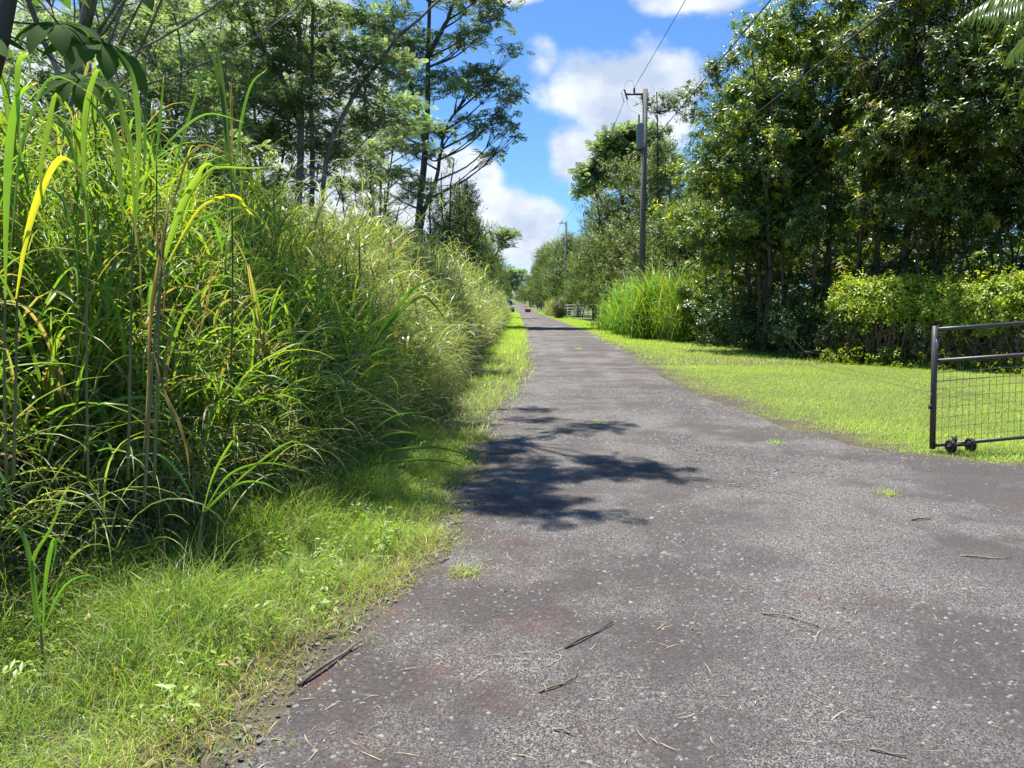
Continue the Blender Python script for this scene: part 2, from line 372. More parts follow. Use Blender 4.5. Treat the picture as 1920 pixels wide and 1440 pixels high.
ys = np.concatenate([np.linspace(-30, 0, 12), np.arange(.25, 30, .25), np.arange(30, 130, 2.), np.linspace(131, 420, 60)])
yg = np.concatenate([[-400], ys, [600, 1500]])
def grid_sheet(X, Y, Z):
    n, m = X.shape; V = np.stack([X, Y, Z], -1).reshape(-1, 3); i = np.arange(n-1)[:, None]*m; j = np.arange(m-1)[None]
    return V, np.stack([i+j, i+j+1, i+m+j+1, i+m+j], -1).reshape(-1, 4)
xg = np.concatenate([[-900, -200, -60], np.arange(-20, 21, 2.), [60, 200, 900]])
X, Y = np.meshgrid(xg, yg)
gm = M('ground_soil')
sep = gm.new('ShaderNodeSeparateXYZ'); gm.l.new(gm.coord(), sep.inputs[0]); fy = gm.new('ShaderNodeMapRange'); gm.l.new(sep.outputs[1], fy.inputs[0]); fy.inputs[1].default_value = 20; fy.inputs[2].default_value = 70
gm.set(gm.mix(gm.math('MULTIPLY', fy.outputs[0], gm.ramp(gm.noise(.9, 5), [(.3, (0, 0, 0)), (.5, (1, 1, 1))])), gm.ramp(gm.noise(9, 6), [(.3, (.035, .028, .02)), (.7, (.115, .095, .06))]), gm.ramp(gm.noise(25, 5), [(.3, (.07, .10, .02)), (.7, (.17, .23, .04))])), .95)
gm.bump(gm.noise(40, 6), .6, .02)
tag(mesh_obj('ground', *grid_sheet(X, Y, gz(Y)), gm.m), kind='structure')

rm = M('road_gravel')
fine = rm.noise(260, 3, .7); mid = rm.noise(55, 5, .7); big = rm.noise(.55, 4, .5); patch = rm.noise(1.5, 6, .65)
vor = rm.new('ShaderNodeTexVoronoi'); vor.inputs['Scale'].default_value = 75; rm.l.new(rm.coord(), vor.inputs['Vector'])
vor2 = rm.new('ShaderNodeTexVoronoi'); vor2.inputs['Scale'].default_value = 190; rm.l.new(rm.coord(), vor2.inputs['Vector'])
base = rm.ramp(mid, [(.3, (.060, .050, .047)), (.5, (.092, .079, .075)), (.7, (.138, .122, .117))])
# grey stony areas against purplish fine cinder
stony = rm.ramp(rm.math('ADD', rm.math('MULTIPLY', big, .5), rm.math('MULTIPLY', patch, .5)), [(.47, (0, 0, 0)), (.56, (1, 1, 1))])
grey = rm.ramp(vor2.outputs['Color'], [(.15, (.028, .026, .024)), (.4, (.105, .098, .09)), (.62, (.205, .193, .178)), (.85, (.42, .40, .37))])
c = rm.mix(rm.math('ADD', rm.math('MULTIPLY', stony, .75), .04), base, grey)
st = rm.ramp(vor.outputs['Distance'], [(.10, (1, 1, 1)), (.22, (0, 0, 0))])
stsel = rm.ramp(vor.outputs['Color'], [(.70, (0, 0, 0)), (.74, (1, 1, 1))])
stone_m = rm.math('MULTIPLY', st, stsel)
c = rm.mix(rm.math('MULTIPLY', stone_m, .3), c, (.27, .26, .25))
ac = rm.new('ShaderNodeAttribute', attribute_name='tint').outputs['Fac']
acn = rm.math('ADD', ac, rm.math('MULTIPLY', rm.math('SUBTRACT', patch, .5), .16))
trk = rm.ramp(acn, [(.06, (0, 0, 0)), (.15, (1, 1, 1)), (.24, (.25, .25, .25)), (.34, (1, 1, 1)), (.46, (.1, .1, .1)), (.6, (.5, .5, .5)), (.72, (0, 0, 0))])
c = rm.mix(rm.math('MULTIPLY', rm.math('MULTIPLY', trk, rm.ramp(rm.noise(1.1, 5, .6), [(.4, (.15, .15, .15)), (.56, (1, 1, 1))])), .6), c, grey)
edge = rm.ramp(acn, [(.0, (1, 1, 1)), (.09, (0, 0, 0))])
red = rm.math('ADD', rm.ramp(rm.noise(.8, 5, .6), [(.62, (0, 0, 0)), (.74, (1, 1, 1))]), rm.math('MULTIPLY', edge, rm.ramp(rm.noise(2.2, 5, .6), [(.5, (0, 0, 0)), (.66, (1, 1, 1))])))
c = rm.mix(rm.math('MULTIPLY', red, .45), c, (.17, .075, .05))
rm.set(c, .92, spec=.25)
h = rm.math('ADD', rm.math('MULTIPLY', mid, .6), rm.math('ADD', rm.math('MULTIPLY', fine, .35), rm.math('MULTIPLY', stone_m, .5)))
rm.bump(h, 1.0, .022)
yr = ys[ys < 238]; us = np.linspace(0, 1, 33)
LE = left_edge(yr); RE = right_edge(yr)
X = LE[:, None]+(RE-LE)[:, None]*us[None]; Y = np.repeat(yr[:, None], 33, 1)
relief = (vnoise(X, Y, 1.3, 8)-.5)*.02*np.sin(us*math.pi)[None]*(Y < 40)
tag(mesh_obj('road', *grid_sheet(X, Y, gz(Y)+.012+relief), rm.m, smooth=True, tint=np.repeat(us[None], len(yr), 0).ravel()), kind='structure')

# ------------------------------------------------------------------ the tall grass bank on the left
def rnd(a, b, n, r=RNG): return r.uniform(a, b, n)
def cane_field(n, ylo, yhi, depth, hfun, leaves, segs, wid, leng, tintf, r, stemr=.006, fold=False, xoff=0.):
    """canes with alternate arching leaves; more crowded towards the front"""
    g = Geo(); y = rnd(ylo, yhi, n, r); u = r.random(n)**1.25*depth; x = front(y)-u+(vnoise(y*0, y, .9, 11)-.5)*.5+xoff
    H = hfun(y, u)*r.uniform(.78, 1.12, n); lean = r.normal(size=(n, 2))*.13*H[:, None]+np.array([.10, 0])*H[:, None]*(u < .8)[:, None]
    z = gz(y)
    def pt(i, t): return np.stack([x[i]+lean[i, 0]*t**2, y[i]+lean[i, 1]*t**2, z[i]+H[i]*t], -1)
    idx = np.repeat(np.arange(n), leaves); t = r.uniform(.06, 1, len(idx))
    b = pt(idx, t); az = r.uniform(0, 2*math.pi, len(idx)); el = R(82)-r.random(len(idx))*R(38)
    L = leng*r.uniform(.55, 1.25, len(idx)); 
    blades(g, b, az, el, L, wid*r.uniform(.55, 1.25, len(idx)), r.uniform(R(60), R(175), len(idx)), segs, fold, tintf(t, len(idx), r), twist=.5, curl=.5, rng=r)
    s = Geo(); k = 4
    for q in range(k):
        i = np.arange(n); twigs(s, pt(i, np.full(n, q/k*.95)), pt(i, np.full(n, (q+1)/k*.95)), stemr*(1-q*.12), stemr*(.88-q*.12), .5)
    g.add(np.concatenate(s.V), np.vstack([f for f in s.F]), np.tile(np.repeat(np.where(r.random(n) < .5, r.uniform(.02, .12, n), .2), 6), k))
    return g
def hnear(y, u): return np.clip(.75+u*1.35, 0, 2.45+.02*np.clip(y, 0, 35))
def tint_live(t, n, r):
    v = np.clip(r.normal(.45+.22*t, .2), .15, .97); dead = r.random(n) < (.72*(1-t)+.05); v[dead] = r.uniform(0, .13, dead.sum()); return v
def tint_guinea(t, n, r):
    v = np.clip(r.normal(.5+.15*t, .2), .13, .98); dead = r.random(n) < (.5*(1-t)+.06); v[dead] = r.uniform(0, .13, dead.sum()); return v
r1 = np.random.default_rng(11)
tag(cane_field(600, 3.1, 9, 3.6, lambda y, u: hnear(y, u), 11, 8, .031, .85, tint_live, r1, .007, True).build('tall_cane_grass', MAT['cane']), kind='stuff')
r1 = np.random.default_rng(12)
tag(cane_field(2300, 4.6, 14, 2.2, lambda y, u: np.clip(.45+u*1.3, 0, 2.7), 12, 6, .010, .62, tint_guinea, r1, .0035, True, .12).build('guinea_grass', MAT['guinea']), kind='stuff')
r1 = np.random.default_rng(13)
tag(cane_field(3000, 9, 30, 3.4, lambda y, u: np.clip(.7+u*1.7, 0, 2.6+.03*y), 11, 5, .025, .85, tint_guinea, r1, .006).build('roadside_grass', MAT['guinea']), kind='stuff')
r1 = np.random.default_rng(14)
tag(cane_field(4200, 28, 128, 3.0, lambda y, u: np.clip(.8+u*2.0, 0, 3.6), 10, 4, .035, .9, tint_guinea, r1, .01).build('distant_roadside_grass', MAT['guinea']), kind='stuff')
r1 = np.random.default_rng(16); g = Geo(); n = 430; y = 3.2+r1.random(n)**1.3*6; u = r1.random(n)*2.8+.1; x = front(y)-u; H = np.clip(.8+u*1.2, 0, 2.75)*r1.uniform(.8, 1.15, n)
idx = np.repeat(np.arange(n), 9); t = r1.uniform(.35, 1, len(idx)); ln = r1.normal(size=(n, 2))*.16
b = np.stack([x[idx]+ln[idx, 0]*t**2, y[idx]+ln[idx, 1]*t**2, H[idx]*t], -1); m = len(idx)
blades(g, b, r1.uniform(0, 6.28, m), r1.uniform(R(66), R(86), m), r1.uniform(.5, 1.15, m), r1.uniform(.022, .044, m), r1.uniform(.5, 3.0, m), 12, True, np.where(r1.random(m) < .12+.45*(t < .6), r1.uniform(0, .09, m), r1.uniform(.45, .96, m)), p=2.6, twist=.35, curl=.35, rng=r1)
for q in range(5):
    a_, b_ = q/5, (q+1)/5; twigs(g, np.stack([x+ln[:, 0]*a_**2, y+ln[:, 1]*a_**2, H*a_], -1), np.stack([x+ln[:, 0]*b_**2, y+ln[:, 1]*b_**2, H*b_], -1), .009-.001*q, .008-.001*q, .16)
tag(g.build('broad_cane_grass', MAT['cane']), kind='stuff')
r1 = np.random.default_rng(17); g = Geo(); n = 1500; y = 3.4+r1.random(n)**1.2*8; x = front(y)+r1.normal(size=n)*.22-.12; z = r1.random(n)**1.5*.55
dd_ = r1.random(n); az_ = np.where(dd_ < .75, r1.normal(-.5, .8, n), r1.uniform(0, 6.28, n))
blades(g, np.stack([x, y, z], -1), az_, r1.uniform(R(52), R(82), n), r1.uniform(.45, 1.1, n), r1.uniform(.007, .020, n), r1.uniform(1.2, 2.4, n), 9, True, np.where(r1.random(n) < .2, r1.uniform(0, .1, n), r1.uniform(.2, .92, n)), p=1.5, twist=.6, curl=.4, rng=r1)
tag(g.build('overhanging_grass', MAT['guinea']), kind='stuff')
# dry thatch inside the bank
r1 = np.random.default_rng(15); g = Geo(); n = 26000; y = 3.0+r1.random(n)**1.5*17; u = r1.random(n)**1.5*3; x = front(y)-u+.12
z = r1.random(n)**1.5*np.clip(.25+u*1.0, 0, 1.6)
blades(g, np.stack([x, y, z], -1), r1.uniform(0, 6.28, n), r1.uniform(-.3, 1.3, n), r1.uniform(.25, .8, n), r1.uniform(.004, .014, n), r1.uniform(.3, 2.2, n), 4, False, r1.random(n), twist=.8, curl=.6, rng=r1)
tag(g.build('dry_thatch', MAT['thatch']), kind='stuff')

# ------------------------------------------------------------------ verge and lawn
def scatter(n, xlo, xhi, ylo, yhi, keep, r):
    y = r.uniform(ylo, yhi, n); x = r.uniform(0, 1, n); lo, hi = xlo(y), xhi(y); x = lo+(hi-lo)*x; k = keep(x, y, r.random(n)); return np.stack([x[k], y[k], gz(y[k])], -1)
r1 = np.random.default_rng(21); g = Geo()
def keepL(x, y, q):
    d = left_edge(y)-x   # metres inside the verge from the road edge
    return q < np.clip(np.where(d > 0, d*3.0+.3, .3+d*1.3)+(vnoise(x, y, 5, 2)-.5)*1.1, .0, 1)
P = scatter(88000, lambda y: front(y)-.5, lambda y: left_edge(y)+.30, 1.6, 9, keepL, r1); n = len(P)
d = np.clip(left_edge(P[:, 1])-P[:, 0], 0, 2); hh = np.clip(.04+d*.22, .03, .26)*(.3+1.3*vnoise(P[:, 0], P[:, 1], 2.6, 4))
dead = r1.random(n) < np.clip(.55-d*1.0+(vnoise(P[:, 0], P[:, 1], 2.2, 34)-.5)*.5, .08, .7)
tt = np.clip(r1.normal(.55, .2, n)+(vnoise(P[:, 0], P[:, 1], 1.4, 6)-.5)*.5, .12, 1); tt[dead] = r1.uniform(0, .12, dead.sum())
blades(g, P, r1.uniform(0, 6.28, n), r1.uniform(.45, 1.5, n), hh*r1.uniform(.6, 1.6, n), r1.uniform(.0022, .0065, n), r1.uniform(.3, 2.0, n), 3, False, tt, twist=.6, curl=.5, rng=r1)
# broader weed leaves mixed in
P = scatter(1300, lambda y: front(y)-.4, lambda y: left_edge(y)-.25, 1.6, 8, lambda x, y, q: vnoise(x, y, 2.2, 9) > .38, r1); n = len(P)
P[:, 2] += r1.uniform(.0, .10, n)
place(g, t_sprig(7, .055, .02, .12, 5), P, np.stack([r1.normal(size=n)*.35, r1.normal(size=n)*.35, np.ones(n)], -1), r1.uniform(.5, 1.1, n), np.clip(r1.normal(.5, .15, n), .2, .85), rng=r1)
tag(g.build('verge_grass', MAT['weed']), kind='stuff')
r1 = np.random.default_rng(22); g = Geo()
P = scatter(60000, lambda y: front(y)-.3, lambda y: left_edge(y)+.12, 8.5, 130, keepL, r1); n = len(P)
blades(g, P, r1.uniform(0, 6.28, n), r1.uniform(.5, 1.5, n), r1.uniform(.08, .26, n), .004+.0004*P[:, 1], r1.uniform(.3, 1.8, n), 2, False, np.clip(r1.normal(.62, .25, n), 0, 1), rng=r1)
tag(g.build('far_verge_grass', MAT['lawn']), kind='stuff')

VEG_Y = [5, 12, 15, 18, 20, 23, 28, 31, 43, 75, 79, 100, 130]; VEG_X = [30, 18, 13.0, 9.9, 9.0, 8.1, 7.4, 6.2, 6.0, 5.2, 5.2, 4.6, 4.6]
def veg(y): return np.interp(y, VEG_Y, VEG_X)
def keepR(x, y, q):
    d = x-right_edge(y); return q < np.clip(np.where(d > 0, d*1.2+.15, .15+d*.5)+(vnoise(x, y, 3, 12)-.5)*1.1*np.clip(1.4-d*.35, .3, 1), 0, 1)
r1 = np.random.default_rng(23); g = Geo()
P = scatter(240000, lambda y: right_edge(y)-.6, lambda y: np.minimum(veg(y)+.8, .80*y+1.5), 6.0, 19, keepR, r1); n = len(P)
d = np.clip(P[:, 0]-right_edge(P[:, 1]), 0, 2); tt = np.clip(r1.normal(.55, .2, n)+(vnoise(P[:, 0], P[:, 1], .9, 3)-.5)*.6, 0, 1)
dead = r1.random(n) < np.clip(.7-d*1.1+(vnoise(P[:, 0], P[:, 1], 1.6, 33)-.5)*.8*(d < 1.2), .04, .75); tt[dead] = r1.uniform(0, .15, dead.sum())
blades(g, P, r1.uniform(0, 6.28, n), r1.uniform(.6, 1.5, n), (.028+.03*np.clip(d, 0, 1))*r1.uniform(.6, 1.5, n), r1.uniform(.003, .006, n), r1.uniform(.2, 1.6, n), 2, False, tt, rng=r1)
tag(g.build('lawn_grass', MAT['lawn']), kind='stuff')
r1 = np.random.default_rng(24); g = Geo()
P = scatter(170000, lambda y: right_edge(y)-.2, lambda y: veg(y)+.8, 19, 120, keepR, r1); n = len(P)
blades(g, P, r1.uniform(0, 6.28, n), r1.uniform(.6, 1.5, n), r1.uniform(.05, .13, n), .004+.0004*P[:, 1], r1.uniform(.2, 1.6, n), 2, False, np.clip(r1.normal(.6, .25, n), 0, 1), rng=r1)
tag(g.build('far_lawn_grass', MAT['lawn']), kind='stuff')

# ------------------------------------------------------------------ loose stones and straw on the road
def stones(n, xy, s, r):
    base = np.array([(1, 0, 0), (.3, .9, 0), (-.8, .6, 0), (-.9, -.5, 0), (.2, -1, 0), (.6, .1, .6), (-.1, .5, .7), (-.5, -.2, .6), (.2, -.5, .65)])
    F = np.array([(0, 1, 6, 5), (1, 2, 7, 6), (2, 3, 7, 7), (3, 4, 8, 7), (4, 0, 5, 8), (5, 6, 7, 8)]); F = F[[0, 1, 3, 4, 5]]
    F = np.vstack([F, [(2, 3, 7, 6)]])
    V = base[None]*(1+.22*r.normal(size=(n, 9, 3))); a = r.uniform(0, 6.28, n); c, s_ = np.cos(a), np.sin(a)
    x = V[..., 0]*c[:, None]-V[..., 1]*s_[:, None]; y = V[..., 0]*s_[:, None]+V[..., 1]*c[:, None]
    V = np.stack([x, y*.8, V[..., 2]*.7], -1)*s[:, None, None]+np.stack([xy[:, 0], xy[:, 1], np.full(n, .010)], -1)[:, None, :]
    g = Geo(); g.add(V.reshape(-1, 3), (F[None]+(np.arange(n)*9)[:, None, None]).reshape(-1, 4), np.repeat(r.random(n), 9)); return g
pm = M('pebble'); at = pm.new('ShaderNodeAttribute', attribute_name='tint')
pm.set(pm.mix(.4, pm.ramp(at.outputs['Fac'], [(0, (.05, .04, .038)), (.55, (.12, .11, .105)), (.85, (.22, .22, .21)), (.97, (.36, .34, .31)), (1, (.22, .09, .06))]), pm.ramp(pm.noise(90, 4), [(.3, (.08, .07, .07)), (.7, (.2, .19, .18))])), .9)
r1 = np.random.default_rng(31); n = 110000; y = 2.0+r1.random(n)**1.3*14; x = r1.uniform(0, 1, n); lo, hi = left_edge(y)-.15, np.minimum(right_edge(y), .78*y+1.2); x = lo+(hi-lo)*x
k = vnoise(x, y, 1.1, 15)*.65+vnoise(x, y, 3.3, 16)*.35 > .36+.25*r1.random(n)-.12; x, y = x[k], y[k]; n = len(x)
s = .0026+.0004*y+.012*r1.random(n)**6
tag(stones(n, np.stack([x, y], -1), s, r1).build('gravel', pm.m), kind='stuff')
n = 520; y = 2.3+r1.random(n)**1.2*11; x = left_edge(y)+r1.random(n)**1.6*(np.minimum(right_edge(y), .75*y)-left_edge(y)); k = vnoise(x, y, 1.3, 44) > .45; x, y = x[k], y[k]; n = len(x)
gq = stones(n, np.stack([x, y], -1), .007+.014*r1.random(n)**3, r1); gq.T = [gq.T[0]*.3]; tag(gq.build('soil_clods', pm.m), kind='stuff')
g = Geo(); n = 900; y = 2.2+r1.random(n)**1.3*9; x = r1.uniform(0, 1, n)*(np.minimum(right_edge(y), .75*y)-left_edge(y))+left_edge(y)
x[:300] = left_edge(y[:300])+np.abs(r1.normal(size=300))*.25
for q, (px_, py_, sx_) in enumerate([(1500, 1165, .14), (1200, 1185, .12), (1060, 1285, .12), (1370, 1105, .1), (1010, 1235, .1), (1400, 1360, .15)]):
    pc = np.array(dirpx(px_, py_)); pc = pc*(CAM_H/-pc[2]); x[300+q*45:322+q*45] = pc[0]+r1.normal(size=22)*sx_*2.0; y[300+q*45:322+q*45] = pc[1]+r1.normal(size=22)*sx_*.9
k = (vnoise(x, y, .9, 18) > .42) | (np.arange(n) < 570); x, y = x[k], y[k]; n = len(x)
blades(g, np.stack([x, y, np.full(n, .018)], -1), r1.uniform(0, 6.28, n), r1.uniform(-.02, .12, n), r1.uniform(.012, .035, n)+.11*r1.random(n)**4, r1.uniform(.0015, .005, n), r1.uniform(0, .2, n), 3, False, r1.uniform(.3, .7, n), curl=.5, rng=r1)
tag(g.build('straw_litter', MAT['straw']), kind='stuff')

def ground_pt(x, y, z=.02):
    v = dirpx(x, y); t = (CAM_H-z)/-v.z; p = Vector((0, 0, CAM_H))+v*t; return np.array(p)
def stick(name, pts, r, mat, label, cat='stick', forks=()):
    P = [ground_pt(x, y, .012+r) for x, y in pts]; g = Geo(); Q = smooth_path(P, 10); Q[:, 2] += np.abs(np.sin(np.linspace(0, 5, 10)))*r*1.5
    tube(g, Q, np.linspace(r, r*.45, 10), 6)
    for f in forks: tube(g, smooth_path([ground_pt(x, y, .012+r) for x, y in f], 5), np.linspace(r*.6, r*.25, 5), 4)
    tag(g.build(name, mat), label, cat)
stick('fallen_stick', [(560, 1285), (610, 1252), (650, 1222), (678, 1207)], .009, MAT['bark_brown'], 'long crooked brown stick lying along the left grass edge of the road')
stick('fallen_stick', [(1060, 1215), (1105, 1193), (1150, 1168)], .006, MAT['bark_dark'], 'short straight dark twig lying mid road in the foreground')
stick('dry_reed', [(1800, 1042), (1850, 1047), (1895, 1048)], .006, MAT['vinestem'], 'pale dry reed lying on the gravel below the gate', 'reed')
stick('dry_reed', [(1430, 1150), (1490, 1160), (1560, 1185)], .005, MAT['vinestem'], 'pale straw stem lying in a small pile of straw mid road', 'reed', [[(1480, 1165), (1540, 1190)], [(1450, 1150), (1500, 1148)]])
stick('dry_reed', [(1010, 1298), (1050, 1285), (1085, 1265)], .005, MAT['vinestem'], 'pale forked straw stem near the bottom of the road, left of centre', 'reed', [[(1050, 1285), (1075, 1278)]])
stick('dry_reed', [(1038, 1368), (1060, 1372), (1080, 1380)], .005, MAT['vinestem'], 'short pale straw piece closest to the bottom edge of the photo', 'reed')
stick('dry_reed', [(1630, 1405), (1660, 1412), (1700, 1420)], .005, MAT['vinestem'], 'pale straw stem on the gravel at bottom right', 'reed')
stick('fallen_stick', [(1710, 975), (1735, 974), (1750, 972)], .006, MAT['bark_dark'], 'small dark twig on the gravel in front of the gate')
r1 = np.random.default_rng(33)
for i, (px, py, lab) in enumerate([(1118, 792, 'small yellow-green grass tuft growing in the shade on the road'), (1455, 832, 'sparse grass tuft sprawling on the road beside the lawn edge'), (1660, 928, 'pale grass tuft on the gravel in front of the gate'),
                                   (1085, 655, 'far grass tuft growing in the middle of the road'), (870, 1075, 'tiny grass tuft just off the left verge on the gravel')]):
    p = ground_pt(px, py, .012); g = Geo(); n = 90; o = r1.normal(size=(n, 3))*np.array([.09, .09, 0])*.6
    blades(g, p+o, r1.uniform(0, 6.28, n), r1.uniform(.1, 1.2, n), r1.uniform(.04, .12, n), .004 if i != 3 else .012, r1.uniform(.3, 1.2, n), 3, False, r1.uniform(.3, 1, n), rng=r1)
    tag(g.build('grass_tuft', MAT['lawn']), lab, 'grass tuft', 'grass tufts on the road')

# ------------------------------------------------------------------ prominent cane plants, leaf by leaf
def canes(name, label, depth, specs, stems=(), mat='cane', cat='cane grass'):
    root = empty(name, tuple(pix(*specs[0][0][0], depth)[:2])+(0,), label=label, cat=cat)
    gs = []
    for s in specs:
        pts, w, t = s[0], s[1], s[2]; dd = s[3] if len(s) > 3 else 0
        P = [pix(x, y, depth+dd*i/(len(pts)-1)) for i, (x, y) in enumerate(pts)]
        g = Geo(); path_blade(g, P, w/1400*depth, t, 14, (.15, .7)); gs.append(g)
    for g in gs:
        o = g.build('leaf', MAT[mat], root); o.matrix_parent_inverse = Matrix.Translation(-root.location)
    for st in stems:
        g = Geo(); P = smooth_path([pix(x, y, depth+.04) for x, y in st], 12); tube(g, P, np.linspace(.009, .005, 12), 6)
        o = g.build('stem', MAT['stem'], root); o.matrix_parent_inverse = Matrix.Translation(-root.location)
    return root
canes('cane_plant', 'cane grass plant with one long yellow leaf at the left edge', 3.5, [
    ([(30, 560), (50, 440), (77, 353), (105, 303), (127, 298), (157, 328)], 19, 1.0),
    ([(10, 560), (11, 400), (16, 280), (27, 200), (42, 168), (72, 154)], 20, .9),
    ([(20, 470), (32, 330), (45, 255), (80, 163), (115, 144), (187, 186)], 9, .6, .3),
    ([(85, 420), (75, 330), (88, 250), (103, 178), (118, 200), (127, 240)], 12, .85),
    ([(40, 300), (32, 180), (35, 115), (52, 108), (60, 150)], 13, .85)],
    [[(25, 900), (30, 700), (32, 540)], [(12, 900), (8, 700), (10, 540)]])
canes('cane_plant', 'cane grass plant with bright broad leaves folded at their tips, left of the yellow-leaved clump', 3.9, [
    ([(165, 480), (157, 300), (160, 205), (177, 140), (188, 134), (204, 168)], 14, .9),
    ([(255, 430), (260, 267), (253, 173), (240, 123), (207, 80)], 15, .85),
    ([(255, 460), (247, 300), (233, 227), (217, 177), (203, 167), (190, 187)], 15, .88),
    ([(232, 420), (217, 270), (197, 227), (160, 180)], 18, .8),
    ([(145, 480), (120, 380), (80, 350), (30, 345)], 8, .6),
    ([(180, 470), (150, 330), (120, 240), (95, 215), (50, 208)], 9, .7)],
    [[(240, 900), (245, 650), (250, 420)], [(165, 900), (162, 650), (165, 440)]])
canes('cane_plant', 'cane grass plant with yellowing arched leaves reaching right at eye level', 3.7, [
    ([(300, 520), (312, 470), (340, 383), (367, 333), (387, 307), (413, 318)], 16, .95),
    ([(335, 420), (360, 360), (393, 320), (420, 313), (470, 315), (525, 311)], 8, .93, .3),
    ([(305, 510), (360, 410), (393, 377), (443, 367), (467, 397), (505, 428)], 10, 1.0, .2),
    ([(318, 400), (335, 345), (350, 300), (377, 272), (410, 280), (452, 302)], 7, .04, .2),
    ([(300, 540), (350, 430), (420, 395), (470, 392), (510, 440)], 8, .4, .2),
    ([(290, 300), (333, 250), (390, 213), (460, 230)], 7, .6, .2)],
    [[(290, 900), (295, 700), (302, 500)]])
canes('cane_plant', 'tall dark upright cane grass plant with leaves pointing straight up', 5.2, [
    ([(435, 330), (423, 233), (412, 127), (404, 85)], 15, .35), ([(425, 300), (418, 200), (404, 130), (396, 72)], 11, .45), ([(436, 330), (434, 230), (432, 155), (436, 240)], 6, .08),
    ([(293, 300), (300, 220), (307, 140)], 9, .35), ([(320, 330), (345, 250), (372, 130), (300, 90)], 8, .3), ([(270, 330), (272, 230), (275, 120)], 8, .35), ([(440, 340), (450, 240), (470, 160), (500, 130)], 8, .4)],
    [[(430, 800), (436, 560), (434, 300)], [(300, 800), (296, 560), (293, 290)]])
canes('cane_plant', 'half dead cane plant with long dry tan leaves hanging down', 3.5, [
    ([(322, 360), (300, 480), (283, 600), (278, 730), (268, 872)], 11, .05), ([(288, 660), (310, 740), (335, 790), (352, 850), (356, 905)], 9, .06),
    ([(232, 420), (245, 400), (262, 480), (266, 600)], 6, .07), ([(300, 370), (295, 450), (310, 530), (300, 650)], 6, .03), ([(370, 640), (390, 560), (400, 480)], 6, .07)], [[(270, 950), (285, 700), (315, 380)]])
canes('cane_plant', 'single green cane leaning right out of the bank towards the road', 6.2, [
    ([(690, 665), (725, 605), (770, 545), (812, 523)], 12, .6), ([(700, 650), (745, 590), (790, 555), (815, 572), (838, 602)], 9, .55), ([(680, 680), (720, 620), (750, 595), (780, 645)], 8, .5),
    ([(620, 720), (690, 670), (740, 655), (800, 690)], 7, .5)], [[(560, 800), (630, 740), (700, 650)]])
canes('cane_plant', 'low cane plant sprawling over the verge with long drooping dark green leaves', 6.4, [
    ([(600, 880), (700, 850), (800, 838), (860, 848), (888, 862)], 7, .4), ([(600, 885), (700, 870), (780, 862), (840, 866), (880, 880)], 6, .45), ([(610, 880), (690, 830), (760, 810), (830, 835)], 7, .4),
    ([(590, 890), (660, 880), (740, 895), (810, 930)], 6, .45), ([(600, 870), (680, 820), (740, 780), (800, 772)], 6, .5), ([(590, 880), (640, 900), (700, 905), (760, 940)], 6, .5)], [[(520, 930), (560, 900), (610, 878)]])
canes('cane_plant', 'young cane plant with wide upright leaves rising from the weeds at lower left', 3.0, [
    ([(75, 1180), (62, 1080), (45, 1010), (28, 985), (8, 992)], 13, .6), ([(80, 1190), (85, 1090), (98, 1015), (105, 1030), (95, 1080)], 12, .65), ([(70, 1190), (60, 1060), (95, 990), (130, 905)], 10, .55),
    ([(80, 1180), (120, 1100), (170, 1080), (215, 1110)], 8, .6)], [[(78, 1330), (80, 1250), (76, 1170)]])
canes('cane_plant', 'low cane plant with bright arching leaves above the weeds', 3.8, [
    ([(380, 960), (400, 890), (430, 835), (440, 830), (465, 870)], 7, .85), ([(385, 955), (430, 890), (500, 868), (580, 885)], 7, .7), ([(380, 960), (440, 910), (490, 905), (530, 925)], 8, .75),
    ([(375, 960), (330, 880), (290, 850), (230, 860)], 7, .6), ([(385, 960), (470, 880), (540, 830), (575, 835)], 7, .7)], [[(370, 1050), (376, 1000), (382, 950)]])
r1 = np.random.default_rng(41)

# ------------------------------------------------------------------ trees
def crown_pts(envs, nsub, rsub, nleaf, r, up=.4, lower=-.75):
    C = []; Rv = np.array([e[1] for e in envs], float); Cc = np.array([e[0] for e in envs], float)
    vol = Rv.prod(1)**.67; k = r.choice(len(envs), nsub, p=vol/vol.sum()); d = unit(r.normal(size=(nsub, 3))); d[:, 2] = np.where(d[:, 2] < lower, -d[:, 2], d[:, 2])
    C = Cc[k]+d*Rv[k]*(r.random(nsub)[:, None]**.4)
    i = np.repeat(np.arange(nsub), nleaf); rs = rsub*r.uniform(.6, 1.3, nsub)
    dd = unit(r.normal(size=(len(i), 3))+np.array([0, 0, .35])); P = C[i]+dd*rs[i][:, None]*(.45+.6*r.random(len(i)))[:, None]*np.array([1, 1, .75])
    nrm = dd*.7+unit(P-Cc[k][i])*.5+np.array([0, 0, up])+r.normal(size=P.shape)*.25
    return P, nrm, C, i
